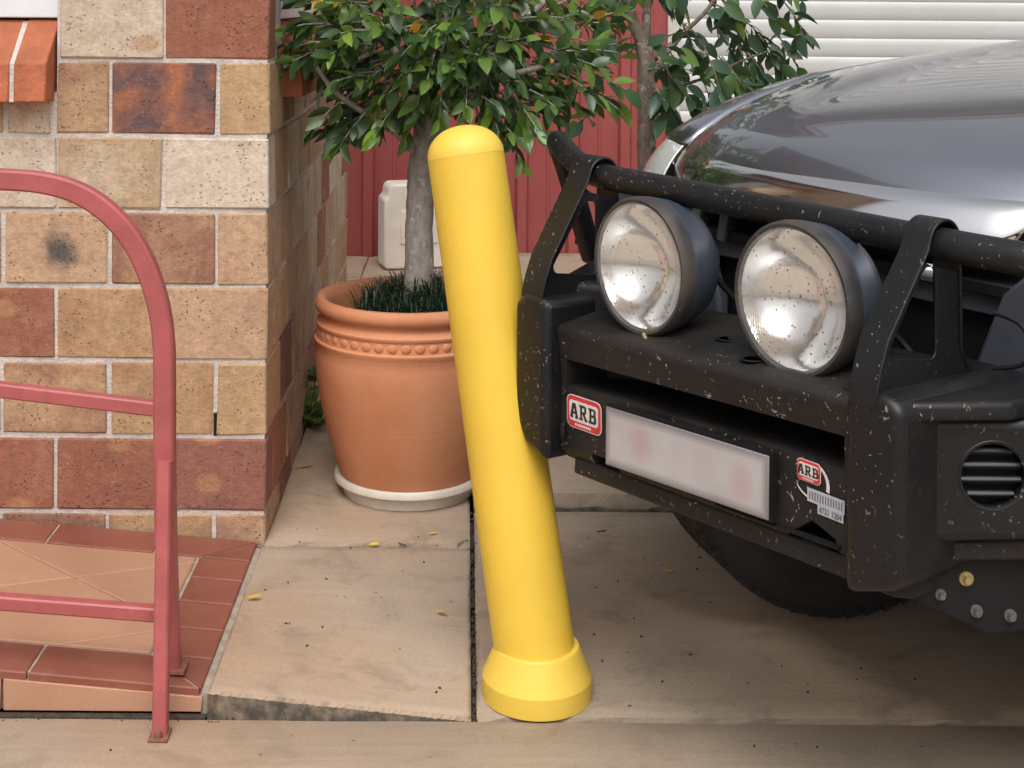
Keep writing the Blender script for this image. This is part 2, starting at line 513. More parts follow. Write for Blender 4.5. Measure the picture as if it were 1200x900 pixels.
M['yellow'] = simple('yellow_plastic', (0.725, 0.475, 0.05), 0.5, vary=0.05, scale=6, bump=0.0005, bscale=60)
M['yellow_cap'] = simple('yellow_cap_plastic', (0.75, 0.51, 0.07), 0.5, vary=0.05, scale=6)
M['terracotta'] = mat_terracotta()
M['saucer'] = simple('pale_plastic_saucer', (0.62, 0.56, 0.48), 0.5, vary=0.12, scale=16)
M['bark'] = mat_bark('grey_bark', (0.21, 0.182, 0.16), (0.42, 0.38, 0.335))
M['bark2'] = mat_bark('brown_bark', (0.13, 0.10, 0.08), (0.27, 0.215, 0.17))
M['leaf_dark'] = mat_leaf('dark_leaf', (0.042, 0.090, 0.028), (0.066, 0.126, 0.038))
M['leaf_mid'] = mat_leaf('green_leaf', (0.088, 0.162, 0.030), (0.125, 0.21, 0.04))
M['leaf_new'] = mat_leaf('new_leaf', (0.15, 0.27, 0.035), (0.22, 0.36, 0.05))
M['leaf_yellow'] = mat_leaf('yellowing_leaf', (0.62, 0.31, 0.022), (0.70, 0.42, 0.04), 0.5)
M['leaf_blue'] = mat_leaf('bluish_leaf', (0.038, 0.088, 0.048), (0.062, 0.12, 0.064))
M['leaf_fallen'] = mat_leaf('fallen_leaf', (0.62, 0.42, 0.04), (0.72, 0.53, 0.07), 0.6)
M['blade'] = mat_leaf('grass_blade', (0.012, 0.034, 0.014), (0.022, 0.055, 0.02), 0.4)
M['red_steel'] = simple('red_sheet_steel', (0.32, 0.072, 0.068), 0.45, vary=0.10, scale=3)
M['white_steel'] = simple('white_roller_slat', (0.55, 0.55, 0.54), 0.45, vary=0.05, scale=5)
M['fascia'] = simple('fascia_paint', (0.20, 0.12, 0.12), 0.5)
M['render'] = simple('garage_render', (0.55, 0.50, 0.45), 0.9)
M['unseen_roof'] = simple('roof_sheet', (0.22, 0.10, 0.09), 0.6)
M['jerry'] = simple('white_plastic_can', (0.78, 0.70, 0.62), 0.5, vary=0.12, scale=9)
M['paint'] = mat_paint()
M['bar_black'] = mat_bugged('bull_bar_black', (0.0065, 0.007, 0.0085), 0.30, dust=(0.022, 0.019, 0.0175), amount=0.3)
M['bar_dusty'] = mat_bugged('bull_bar_dusty', (0.010, 0.0092, 0.009), 0.5, dust=(0.030, 0.022, 0.018), amount=0.6, splat=1.4)
M['trim'] = simple('grey_trim_plastic', (0.060, 0.066, 0.082), 0.42, vary=0.1)
M['black'] = simple('black_plastic', (0.010, 0.010, 0.011), 0.55, vary=0.2)
M['fog_slat'] = simple('fog_slat_plastic', (0.018, 0.02, 0.026), 0.4)
M['black'].node_tree.nodes['Principled BSDF'].inputs['Specular IOR Level'].default_value = 0.22
M['housing'] = simple('lamp_housing', (0.045, 0.055, 0.075), 0.42, vary=0.12, scale=10)
M['lamp_ring'] = mat_bugged('lamp_ring_black', (0.022, 0.023, 0.027), 0.45, dust=(0.16, 0.12, 0.09), amount=0.5, splat=0.7)
m_ = Mat('chrome'); m_.color((0.72, 0.72, 0.73)); m_.set(Metallic=1.0); m_.rough(m_.mix(m_.noise(30, 5), (0.05,) * 3, (0.16,) * 3)); M['chrome'] = m_.m
m_ = Mat('reflector'); m_.color((0.86, 0.85, 0.83)); m_.set(Metallic=1.0); m_.rough(0.13); m_.bump(m_.noise(40, 2), 0.002, 0.2); M['reflector'] = m_.m
# dusty, insect-marked lamp glass
m_ = Mat('lamp_glass')
gl = m_.n('BsdfGlass'); gl.inputs['IOR'].default_value = 1.15; gl.inputs['Roughness'].default_value = 0.05
sep = m_.n('SeparateXYZ'); m_.L(m_.vec, sep.inputs[0])
rib = m_.n('TexWave', wave_type='BANDS', bands_direction='X'); rib.inputs['Scale'].default_value = 55; m_.L(m_.vec, rib.inputs['Vector'])
bp = m_.n('Bump'); bp.inputs['Distance'].default_value = 0.0012; bp.inputs['Strength'].default_value = 0.15; m_.L(rib.outputs[1], bp.inputs['Height']); m_.L(bp.outputs[0], gl.inputs['Normal'])
spk = m_.math('MULTIPLY', m_.ramp(m_.vor(105), [(0.13, 1.0), (0.22, 0.0)]), m_.ramp(m_.noise(30, 2), [(0.38, 0.0), (0.5, 1.0)]))
film = m_.ramp(m_.noise(18, 5, 0.65), [(0.25, 0.14), (0.8, 0.38)])
m_.color(m_.mix(spk, (0.66, 0.62, 0.57), (0.07, 0.045, 0.03))); m_.rough(0.5)
ms = m_.n('MixShader'); m_.L(m_.math('MAXIMUM', film, spk), ms.inputs[0]); m_.L(gl.outputs[0], ms.inputs[1]); m_.L(m_.p.outputs[0], ms.inputs[2])
m_.L(ms.outputs[0], m_.t.nodes['Material Output'].inputs['Surface'])
M['lamp_glass'] = m_.m
m_ = Mat('clear_lens'); m_.color((0.8, 0.83, 0.8)); m_.rough(0.03); m_.set(Transmission_Weight=0.6, IOR=1.25); m_.bump(m_.noise(25, 2), 0.0015, 0.2); M['clear_lens'] = m_.m
M['dull_silver'] = simple('dull_silver', (0.42, 0.43, 0.41), 0.32, 0.7, vary=0.15)
M['lamp_bowl'] = simple('lamp_bowl_grey', (0.42, 0.44, 0.41), 0.35, 0.2, vary=0.15)
M['plate'] = mat_plate()
M['st_red'] = simple('sticker_red', (0.55, 0.035, 0.04), 0.4, vary=0.1, scale=60)
M['st_white'] = simple('sticker_white', (0.62, 0.58, 0.55), 0.4, vary=0.08, scale=60)
M['st_black'] = simple('sticker_black', (0.02, 0.018, 0.018), 0.4)
M['st_grey'] = simple('sticker_grey', (0.40, 0.41, 0.44), 0.4, vary=0.15, scale=90)
M['st_ink'] = simple('sticker_ink', (0.13, 0.13, 0.17), 0.5)
M['tyre'] = simple('tyre_rubber', (0.017, 0.016, 0.016), 0.8, vary=0.3, scale=30, bump=0.001)
M['brass'] = simple('brassy_bolt', (0.42, 0.33, 0.16), 0.4, 0.7)
M['steelbolt'] = simple('dull_bolt', (0.14, 0.14, 0.145), 0.5, 0.5)
M['earth'] = simple('distant_ground', (0.20, 0.17, 0.12), 0.95, vary=0.25, scale=0.6)

# ------------------------------------------------------------------ ground, path, driveway, apron
g = MB(); g.add([(-120, -80, -0.06), (120, -80, -0.06), (120, 200, -0.06), (-120, 200, -0.06)], [(0, 1, 2, 3)])
tag(g.build('ground', M['earth']), kind='structure')

def slab_mesh(name, x0, x1, y0, y1, zf, mat, thick=0.1, nx=24, ny=24, edge=0.006, rough_front=0.0, parent=None, seed=1):
    """concrete slab: gridded top with worn edges and a solid skirt"""
    rnd = random.Random(seed)
    b = MB()
    xs = [x0 + (x1 - x0) * i / nx for i in range(nx + 1)]
    ys = [y0 + (y1 - y0) * (j / ny) for j in range(ny + 1)]
    def ins(t, n): return 0 < t < n
    top = []
    for j, y in enumerate(ys):
        for i, x in enumerate(xs):
            z = zf(x, y)
            xx, yy = x, y
            if i in (0, nx) or j in (0, ny):
                z -= edge + rnd.random() * edge * 0.7
                if j == 0: yy += rnd.uniform(-1, 1) * rough_front
            elif j == 1: yy = y0 + edge * 1.6
            elif i == 1: xx = x0 + edge * 1.6
            elif i == nx - 1: xx = x1 - edge * 1.6
            elif j == ny - 1: yy = y1 - edge * 1.6
            if ins(i, nx) and ins(j, ny): z += rnd.uniform(-1, 1) * 0.0006
            top.append((xx, yy, z))
    n = len(top)
    W = nx + 1
    fs = [(j * W + i, j * W + i + 1, (j + 1) * W + i + 1, (j + 1) * W + i) for j in range(ny) for i in range(nx)]
    ring = [i for i in range(W)] + [j * W + nx for j in range(1, ny + 1)] + [ny * W + i for i in range(nx - 1, -1, -1)] + [j * W for j in range(ny - 1, 0, -1)]
    bot = [(top[i][0] + rnd.uniform(-1, 1) * rough_front * .7, top[i][1] + rnd.uniform(-1, 1) * rough_front, top[i][2] - thick) for i in ring]
    k = len(ring)
    fs += [(ring[(q + 1) % k], ring[q], n + q, n + (q + 1) % k) for q in range(k)]
    b.add(top + bot, fs)
    return b.build(name, mat, parent, smooth=True, fixn=False, angle=50)

JX = 0.026
def z_left(x, y):
    fx = min(1, max(0, (x + 0.45) / 0.476)); fy = min(1, max(0, (3.2 - y) / 0.68))
    return 0.047 * (1 - fx * fy)
def z_drive(x, y): return 0.047 * min(1, max(0, (y - 2.52) / 0.68))
path = slab_mesh('path', -0.60, 0.9, 2.60, 5.6, lambda x, y: -0.02, M['soil'], 0.02, 4, 4)
tag(path, kind='structure')
slab_mesh('concrete_slab', -0.452, JX - 0.005, 2.522, 3.197, z_left, M['concrete'], 0.08, 90, 40, 0.0035, 0.0008, path, 3)
slab_mesh('concrete_slab', -0.448, JX - 0.005, 3.206, 6.72, lambda x, y: 0.047 + max(0, min(.02, (y - 3.2) * .02)) , M['concrete'], 0.08, 16, 60, 0.005, 0.002, path, 4)
slab_mesh('concrete_slab', -1.6, -0.452, 5.43, 6.72, lambda x, y: 0.066, M['concrete'], 0.08, 16, 16, 0.004, 0.002, path, 9)
drive = slab_mesh('driveway', JX + 0.005, 4.6, 2.520, 3.43, z_drive, M['concrete2'], 0.08, 80, 24, 0.005, 0.002, None, 5)
tag(drive, kind='structure')
slab_mesh('concrete_slab', JX + 0.005, 4.6, 3.445, 6.72, lambda x, y: 0.068 + min(0.02, (y - 3.44) * .1), M['concrete2'], 0.08, 120, 40, 0.014, 0.005, drive, 6)
apron = slab_mesh('apron', -3.2, 4.6, -2.5, 2.5185, lambda x, y: 0.0, M['apron'], 0.06, 60, 40, 0.003, 0.001, None, 7)
tag(apron, kind='structure')
d = MB()
rnd = random.Random(77)
for k in range(360):                      # dirt washed into the gap below the ramp edge
    x = rnd.uniform(-1.3, -0.40); y = 2.522 + rnd.gauss(0, 0.007)
    s = rnd.uniform(0.0008, 0.003)
    a = rnd.uniform(0, 6.28)
    d.add([(x + s * math.cos(a), y + s * math.sin(a), 0.0), (x + s * math.cos(a + 2.1), y + s * math.sin(a + 2.1), 0.0), (x + s * math.cos(a + 4.2), y + s * math.sin(a + 4.2), 0.0), (x, y, s * 0.9)], [(0, 1, 3), (1, 2, 3), (2, 0, 3)])
for k in range(260):                      # and into the expansion joint
    x = JX + rnd.gauss(0, 0.003); y = rnd.uniform(2.52, 3.43); z = z_drive(x, y) - 0.006
    s = rnd.uniform(0.002, 0.005); a = rnd.uniform(0, 6.28)
    d.add([(x + s * math.cos(a), y + s * math.sin(a), z), (x + s * math.cos(a + 2.1), y + s * math.sin(a + 2.1), z), (x + s * math.cos(a + 4.2), y + s * math.sin(a + 4.2), z), (x, y, z + s)], [(0, 1, 3), (1, 2, 3), (2, 0, 3)])
tag(d.build('dirt', M['soil']), 'dark crumbs of dirt in the joints of the concrete', None, None, 'stuff')

# ------------------------------------------------------------------ tiled ramp
RX = -0.463                                # right edge of the ramp
RY0, RY1 = 2.530, 3.222
def zr(x): return 0.047 + 0.083 * (RX - x)
ramp_m = MB()
poly = [(-2.0, 0.004), (RX - 0.004, 0.004), (RX - 0.004, zr(RX) - 0.0035), (-2.0, zr(-2.0) - 0.0035)]
ramp_m.prism(poly, lambda a, b, dd: (a, dd, b), RY0 + 0.012, RY1)
ramp = ramp_m.build('ramp', M['grout'])
tag(ramp, kind='structure')
def clip(poly, f):
    out = []
    for i in range(len(poly)):
        p, q = poly[i], poly[(i + 1) % len(poly)]
        a, b = f(p), f(q)
        if a >= 0: out.append(p)
        if (a >= 0) != (b >= 0):
            t = a / (a - b); out.append((p[0] + (q[0] - p[0]) * t, p[1] + (q[1] - p[1]) * t))
    return out
def shrink(poly, gap):
    n = len(poly)
    ar = sum(poly[i][0] * poly[(i + 1) % n][1] - poly[(i + 1) % n][0] * poly[i][1] for i in range(n))
    if ar < 0: poly = poly[::-1]
    out = list(poly)
    for i in range(n):
        p, q = poly[i], poly[(i + 1) % n]
        dx, dy = q[0] - p[0], q[1] - p[1]; l = math.hypot(dx, dy)
        if l < 1e-6: continue
        nx, ny = -dy / l, dx / l
        out = clip(out, lambda s: (s[0] - p[0]) * nx + (s[1] - p[1]) * ny - gap)
        if len(out) < 3: return []
    return out
def tile(poly, mat, gap=0.0025, lift=0.0):
    poly = shrink(poly, gap)
    if len(poly) < 3: return
    cx = sum(p[0] for p in poly) / len(poly); cy = sum(p[1] for p in poly) / len(poly)
    b = MB()
    n = len(poly)
    vs = [(x - cx, y - cy, zr(x) - zr(cx) - 0.016) for x, y in poly] + [(x - cx, y - cy, zr(x) - zr(cx) - 0.002) for x, y in poly]
    ins = shrink(poly, 0.003)
    if len(ins) == n: vs += [(x - cx, y - cy, zr(x) - zr(cx)) for x, y in ins]
    fs = [(i, (i + 1) % n, n + (i + 1) % n, n + i) for i in range(n)]
    if len(ins) == n:
        fs += [(n + i, n + (i + 1) % n, 2 * n + (i + 1) % n, 2 * n + i) for i in range(n)] + [tuple(range(2 * n, 3 * n))]
    else: fs += [tuple(range(n, 2 * n))]
    b.add(vs, fs)
    b.build('tile', mat, ramp, (cx, cy, zr(cx) + lift))
BW = 0.115
xa, xb = RX - BW, RX
ya, yb = RY0 + BW, RY1 - BW
# right border: four square tiles between two mitred corner pieces
cuts = [ya, ya + 0.118, ya + 0.236, ya + 0.354, yb]
for i in range(4):
    tile([(xa, cuts[i]), (xb, cuts[i]), (xb, cuts[i + 1]), (xa, cuts[i + 1])], M['tile_red'])
tile([(xa, ya), (xb, RY0), (xb, ya)], M['tile_red']); tile([(xa, yb), (xb, yb), (xb, RY1)], M['tile_red'])
tile([(xa - 0.20, RY0), (xb, RY0), (xa, ya), (xa - 0.20, ya)], M['tile_red'])
tile([(xa - 0.10, RY1), (xb, RY1), (xa, yb), (xa - 0.10, yb)], M['tile_red'])
x = xa - 0.20; xt = x
for k in range(5):
    nx = x - 0.24
    tile([(nx, RY0), (x, RY0), (xt if k == 0 else x, ya), (nx, ya)], M['tile_red']); x = nx
x = xa - 0.10; xt = x
for k in range(6):
    nx = x - 0.24
    tile([(nx, RY1), (x, RY1), (xt if k == 0 else x, yb), (nx, yb)], M['tile_red']); x = nx
# field of lozenge tiles
c0 = (-0.808, 2.945)
d1 = Vector((0.265, 0.150)); d2 = Vector((0.255, -0.185))
for i in range(-6, 5):
    for j in range(-6, 5):
        p = Vector(c0) + d1 * i + d2 * j
        q = [tuple(p), tuple(p + d2), tuple(p + d1 + d2), tuple(p + d1)]
        q = clip(q, lambda s: xa - 0.003 - s[0]); 
        if len(q) >= 3: q = clip(q, lambda s: s[0] + 1.75)
        if len(q) >= 3: q = clip(q, lambda s: s[1] - ya - 0.003)
        if len(q) >= 3: q = clip(q, lambda s: yb - 0.003 - s[1])
        if len(q) >= 3: tile(q, M['tile_salmon'], 0.0012, 0.0004)
b = MB(); b.prism([(RX - 0.003, 0.0), (-0.4525, 0.0), (-0.4525, 0.036), (RX - 0.003, 0.040)], lambda a, bb, dd: (a, dd, bb), RY0 + 0.006, RY1 - 0.02)
b.build('joint_filler', M['grout'], ramp)
b = MB(); b.box((-1.23, 2.524, -0.004), (1.55, 0.016, 0.012)); b.build('joint_filler', M['soil'], ramp)
# riser tiles on the front face
for x0, x1 in ((-1.58, -1.205), (-1.20, -0.825), (-0.82, -0.545), (-0.536, RX)):
    b = MB()
    cx = (x0 + x1) / 2
    pl = [(x0 - cx, 0.006 - 0.03), (x1 - cx, 0.006 - 0.03), (x1 - cx, zr(x1) - 0.014 - 0.03), (x0 - cx, zr(x0) - 0.014 - 0.03)]
    b.prism(pl, lambda a, bb, dd: (a, dd, bb), 0, 0.013)
    b.build('tile', M['tile_salmon'], ramp, (cx, RY0 - 0.001, 0.03), bevel=0.0015, seg=1)

# ------------------------------------------------------------------ brick house
HX, HY = -0.448, 3.23
HL = -2.30                                  # left end of the front wall
HE = 5.42                                   # rear end of the side wall
PIT = 0.1726
Z0 = 0.109 - PIT                            # lowest bed joint
house = empty('brick_house', (HX, HY, 0), 'house wall of mottled cream and red bricks behind the tiled ramp', 'house')
def hbuild(b, name, mat, parent=None, **kw):
    return b.build(name, mat, parent or house, (0, 0, 0) if parent else (-HX, -HY, 0), **kw)
rec = 0.005
WX1, WZ0 = -0.936, 1.245                    # window: right jamb and bottom of frame
SYA, SYB = 3.46, 5.30                       # side window from .. to
b = MB()                                    # mortar bed behind the bricks, with the window openings left out
b.box(((WX1 + HX - rec) / 2 , HY + rec + 0.05, 1.13), (HX - rec - WX1, 0.10, 2.66))
b.box(((HL + WX1) / 2, HY + rec + 0.05, (1.07 - 0.2) / 2), (WX1 - HL, 0.10, 1.07 + 0.2))
b.box((HX - rec - 0.05, (HY + 0.11 + SYA) / 2, 1.13), (0.10, SYA - HY - 0.11, 2.66))
b.box((HX - rec - 0.05, (SYA + SYB) / 2, (1.13 - 0.2) / 2), (0.10, SYB - SYA, 1.13 + 0.2))
b.box((HX - rec - 0.05, (SYB + HE) / 2, 1.13), (0.10, HE - SYB, 2.66))
hbuild(b, 'mortar', M['mortar'])
BT = {}
def brick_mesh(sx, sy, var, h=0.1625):
    key = (round(sx, 3), round(sy, 3), var, round(h, 3))
    if key in BT: return BT[key]
    rn = random.Random(hash(key) & 0xffff)
    bm = bmesh.new()
    bmesh.ops.create_cube(bm, size=1.0)
    for v in bm.verts:
        v.co = Vector((v.co.x * sx, v.co.y * sy, v.co.z * h)) + Vector((rn.uniform(-1, 1), rn.uniform(-.6, .6), rn.uniform(-1, 1))) * 0.0022
    bmesh.ops.bevel(bm, geom=list(bm.edges), offset=0.0035, segments=1, affect='EDGES')
    for v in bm.verts: v.co += Vector((rn.uniform(-1, 1), rn.uniform(-1, 1), rn.uniform(-1, 1))) * 0.0016
    me = bpy.data.meshes.new('brick'); bm.to_mesh(me); bm.free()
    me.materials.append(M['brick'])
    BT[key] = me
    return me
TONES = {
    'cream': ((0.53, 0.43, 0.33), (0.44, 0.31, 0.19)),
    'pale': ((0.56, 0.46, 0.37), (0.47, 0.35, 0.24)),
    'tan': ((0.46, 0.30, 0.165), (0.37, 0.215, 0.12)),
    'tanbrown': ((0.42, 0.265, 0.155), (0.27, 0.135, 0.085)),
    'pink': ((0.46, 0.30, 0.19), (0.37, 0.205, 0.13)),
    'red': ((0.30, 0.115, 0.07), (0.35, 0.165, 0.10)),
    'orange': ((0.36, 0.13, 0.065), (0.12, 0.07, 0.07)),
    'plum': ((0.29, 0.12, 0.085), (0.20, 0.10, 0.085)),
}
rb = random.Random(12)
def brick(x0, x1, y0, y1, zc, tone, mixv=0.5, spots=0.0, smudge=0.0, h=0.1625):
    o = link('brick', brick_mesh(x1 - x0, y1 - y0, rb.randrange(4), h), house,
             ((x0 + x1) / 2 - HX + rb.uniform(-1, 1) * 0.0012, (y0 + y1) / 2 - HY + rb.uniform(-1, 1) * 0.0015, zc))
    a, c = TONES[tone]
    k = rb.uniform(0.93, 1.07)
    o.color = (a[0] * k, a[1] * k, a[2] * k, 1)
    o['tone_b'] = [c[0] * k, c[1] * k, c[2] * k]; o['mix_b'] = mixv; o['spots'] = spots; o['smudge'] = smudge
    return o
ANY = ['cream', 'pale', 'tan', 'tan', 'tanbrown', 'pink', 'red', 'plum']
front = {  # rows counted up from the floor; bricks listed from the corner leftwards
    0: [('pink', .5, 0, 0), ('tan', .5, 0, 0), ('tanbrown', .7, 0, 0)],
    1: [('plum', .35, 1, 0), ('red', .35, 1, 0), ('red', .4, 1, 0)],
    2: [('tan', .15, 0, 0), ('tan', .5, 0, 0), ('tanbrown', .45, 0, 0), ('plum', .6, 0, 0)],
    3: [('pink', .38, 0, 0), ('tan', .5, 0, 0), ('red', .45, 1, 0)],
    4: [('pink', .35, 0, 0), ('tanbrown', .62, 0, 0), ('pink', .3, 0, 1), ('pink', .5, 0, 0)],
    5: [('pale', .3, .8, 0), ('cream', .62, 0, 0), ('pale', .3, .8, 0)],
    6: [('tan', .1, 0, 0), ('orange', .52, 0, 0), ('tanbrown', .42, 0, 0)],
    7: [('red', .3, .9, 0), ('cream', .3, .9, 0)],
}
side = {  # tones seen along the side wall, from the corner backwards
    1: ['plum', 'red', 'tanbrown', 'pink', 'red', 'tan', 'pink'],
    2: ['tan', 'plum', 'tanbrown', 'pink', 'cream', 'tan', 'cream', 'pink'],
    3: ['plum', 'tan', 'pink', 'tan', 'cream', 'red', 'pink', 'cream', 'pale'],
    4: ['tan', 'tan', 'cream', 'pale', 'cream', 'red', 'pale', 'cream', 'red', 'pale'],
    5: ['tan', 'tan', 'cream', 'tan', 'pink', 'pink', 'tan', 'pale', 'cream', 'pale'],
    6: ['plum', 'tanbrown', 'cream', 'pale', 'cream', 'pink', 'pink', 'pale', 'cream', 'pink'],
}
S, HB, J = 0.236, 0.114, 0.009
for row in range(0, 14):
    zc = Z0 + PIT * row + PIT / 2
    even = row % 2 == 1                     # rows whose corner brick lies along the front
    spec = front.get(row, [])
    x = HX; k = 0
    below = row <= 5
    lim = HL if below else WX1 + 0.0
    while x > lim + 0.03:
        wd = S if (even or k > 0) else HB
        x0 = x - wd
        if x0 < lim: x0 = lim + (0.0 if below else 0.001)
        if x - x0 > 0.03:
            t = spec[k] if k < len(spec) else (rb.choice(ANY), rb.uniform(.3, .6), rb.choice([0, 0, 1]), 0)
            brick(x0, x, HY, HY + (HB if (even or k > 0) else S), zc, *t)
        x = x0 - J; k += 1
    if row == 6:                            # cut bricks under the sloping sill
        xx = WX1 - 0.014
        for q in range(5):
            w_ = 0.10 if q == 0 else 0.22
            brick(xx - w_, xx, HY, HY + HB, zc - 0.043, 'cream' if q == 0 else rb.choice(ANY), .45, 1.0, h=0.078)
            xx -= w_ + J
    y = HY + (HB if even else S) + J
    k = 1
    tones = side.get(row, [])
    while y < HE - 0.03:
        y1 = min(y + S, HE)
        zz, hh = zc, 0.1625
        skip = False
        if SYA < (y + y1) / 2 < SYB:
            if row == 6: zz, hh = zc - 0.044, 0.074
            elif row > 6: skip = True
        if not skip:
            t = tones[k] if k < len(tones) else rb.choice(ANY)
            brick(HX - HB, HX, y, y1, zz, t, rb.uniform(.3, .6), rb.choice([0, 0, 1]), h=hh)
        y = y1 + J; k += 1
# sloping sill bricks under the front window
sp = [(-0.062, 0), (-0.060, 0.088), (0.045, 0.186), (0.09, 0.186), (0.09, 0)]
def sill(poly, fn, d0, d1, loc):
    b = MB(); b.prism(poly, fn, d0, d1)
    return b.build('sill_brick', M['sill'], house, loc, bevel=0.004, seg=2)
x = WX1 - 0.006
for q, wd in enumerate((0.073, 0.075, 0.074, 0.076, 0.074, 0.075, 0.074)):
    sill(sp, lambda a, bb, dd: (dd, a, bb), -wd / 2, wd / 2, (x - wd / 2 - HX, rb.uniform(-.002, .002), 1.050 + rb.uniform(-.001, .001)))
    x -= wd + 0.011
b = MB(); b.prism([(a * 0.9 if a < 0 else a, bb * 0.975 + 0.001) for a, bb in sp], lambda a, bb, dd: (dd, HY + a, 1.050 + bb), HL, WX1 - 0.010)
hbuild(b, 'sill_mortar', M['mortar'])
y = SYA
for q in range(21):                          # the same sill along the side window
    sill(sp, lambda a, bb, dd: (-a, dd, bb), 0.0, 0.076, (-0.012, y - HY, 1.045 + rb.uniform(-.002, .002)))
    y += 0.0865
b = MB(); b.prism([(a * 0.9 if a < 0 else a, bb * 0.975) for a, bb in sp], lambda a, bb, dd: (HX - a - 0.012, dd, 1.047 + bb), SYA + 0.003, SYB)
hbuild(b, 'sill_mortar', M['mortar'])
p_ = at(252.5, 497, HY + 0.004)
b = MB(); b.box(p_ + Vector((0.0, 0.008, 0.0)), (0.0085, 0.018, 0.052)); hbuild(b, 'weep_hole', M['black'])
# windows
def window(name, fn, length, height, z0):
    b = MB()
    fw = 0.045
    for (a0, a1, b0, b1) in ((0, length, 0, fw), (0, length, height - fw, height), (0, fw, fw, height - fw), (length - fw, length, fw, height - fw), (length / 2 - .02, length / 2 + .02, fw, height - fw)):
        p0, p1 = Vector(fn(a0, 0, z0 + b0)), Vector(fn(a1, 0.05, z0 + b1))
        b.box((p0 + p1) / 2, [abs(t) for t in (p1 - p0)])
    f = hbuild(b, 'window', M['white_frame'], bevel=0.003)
    g_ = MB()
    p0, p1 = Vector(fn(fw, 0.022, z0 + fw)), Vector(fn(length - fw, 0.028, z0 + height - fw))
    g_.box((p0 + p1) / 2, [abs(t) for t in (p1 - p0)])
    g_.build('pane', M['pane'], f)
window('window', lambda a, dd, z: (WX1 - 0.002 - a, HY + 0.032 + dd, z), 1.33, 1.1, 1.240)
window('window', lambda a, dd, z: (HX - 0.035 - dd, SYA + a, z), SYB - SYA, 1.1, 1.235)
b = MB()                                     # inner walls and roof edge above the picture
b.box(((HL + HX - 0.12) / 2, HY + 0.18, 1.17), (HX - 0.12 - HL, 0.06, 2.5))
b.box((HX - 0.18, (HY + .22 + HE) / 2, 1.17), (0.06, HE - HY - .22, 2.5))
hbuild(b, 'inner_wall', M['render'])

b = MB()                                     # eaves and roof over the walls: unseen, added to darken the bonnet's reflection
b.prism([(HY - 0.35, 2.44), (HY + 2.2, 3.38), (HY + 2.2, 3.43), (HY - 0.35, 2.49)], lambda a, bb, dd: (dd, a, bb), HL - 0.3, HX + 0.12)
hbuild(b, 'unseen_roof', M['unseen_roof'])
b = MB(); b.box(((HL + HX - .1) / 2, HY - 0.15, 2.425), (HX + .4 - HL, 0.36, 0.02)); b.box((HX + 0.05, (HY + HE) / 2 + .02, 2.425), (0.12, HE - HY, 0.02)); hbuild(b, 'unseen_soffit', M['render'])
b = MB(); b.box(((HL + HX - .1) / 2, HY - 0.365, 2.45), (HX + 0.5 - HL, 0.06, 0.13)); hbuild(b, 'unseen_gutter', M['fascia'], bevel=0.01)

# ------------------------------------------------------------------ red steel fence and white roller door
FY = 6.74
fence = empty('red_fence', (0.3, FY, 0.06), 'red ribbed sheet steel fence behind the potted trees', 'fence')
rib_x = []
def sheet(u0, npan):
    b = MB()
    pit = 0.245
    prof = []
    x = u0
    for k in range(npan):
        prof += [(x, 0), (x + 0.012, -0.032), (x + 0.055, -0.032), (x + 0.067, 0), (x + 0.15, 0), (x + 0.153, -0.005), (x + 0.165, -0.005), (x + 0.168, 0)]
        x += pit
    prof.append((x, 0))
    vs = [(p, q, 0.0) for p, q in prof] + [(p, q, 1.95) for p, q in prof]
    n = len(prof)
    b.add(vs, [(i, i + 1, n + i + 1, n + i) for i in range(n - 1)])
    o = b.build('sheet', M['red_steel'], fence, (-0.3, 0, 0), fixn=False)
    s = o.modifiers.new('thick', 'SOLIDIFY'); s.thickness = 0.0012
    return x
x = -0.735
for n in (3, 2, 2): x = sheet(x, n) + 0.0
b = MB(); b.box((0.13 - 0.3, -0.012, 1.975), (1.78, 0.07, 0.045)); b.build('capping', M['white_steel'], fence, bevel=0.004)
b = MB(); b.box((0.13 - 0.3, 0.03, 0.3), (1.72, 0.04, 0.06)); b.box((0.13 - 0.3, 0.03, 1.6), (1.72, 0.04, 0.06)); b.build('rail', M['red_steel'], fence)

gar = empty('garage', (2.4, FY, 0.06), 'garage with a white ribbed roller door behind the car', 'garage')
GX0, GX1 = 1.03, 3.75
PITD = 0.0885
rd = link('roller_door', None, gar)
mesh_slat = None
for k in range(33):
    if mesh_slat is None:
        b = MB()
        pr = [(0.0, 0.0), (-0.003, 0.008), (-0.006, 0.03), (-0.0065, 0.055), (-0.005, 0.074), (-0.001, 0.0815), (0.0015, 0.0845), (0.0015, PITD)]
        vs = [(GX0 - 2.4, a, z) for a, z in pr] + [(GX1 - 2.4, a, z) for a, z in pr]
        n = len(pr)
        b.add(vs, [(i, i + 1, n + i + 1, n + i) for i in range(n - 1)])
        mesh_slat = b.mesh('slat', M['white_steel'], True, False, 40)
    link('slat', mesh_slat, rd, (0, 0, 0.0 + k * PITD))
b = MB()  # upper door, wall and fascia raised out of view for the bonnet's reflection
b.box((GX0 - 0.03 - 2.4, 0.03, 1.6), (0.06, 0.1, 3.2)); b.box((GX1 + 0.2 - 2.4, 0.05, 1.6), (0.4, 0.2, 3.2)); b.box(((GX0 + GX1) / 2 - 2.4, 0.08, 3.06), (GX1 - GX0 + .4, 0.2, 0.30))
b.build('wall', M['render'], gar)
b = MB(); b.box((-0.1, -0.25, 3.20), (3.6, 0.03, 0.2)); b.box((-0.1, -0.29, 3.245), (3.6, 0.09, 0.10)); b.build('fascia', M['fascia'], gar, bevel=0.004)
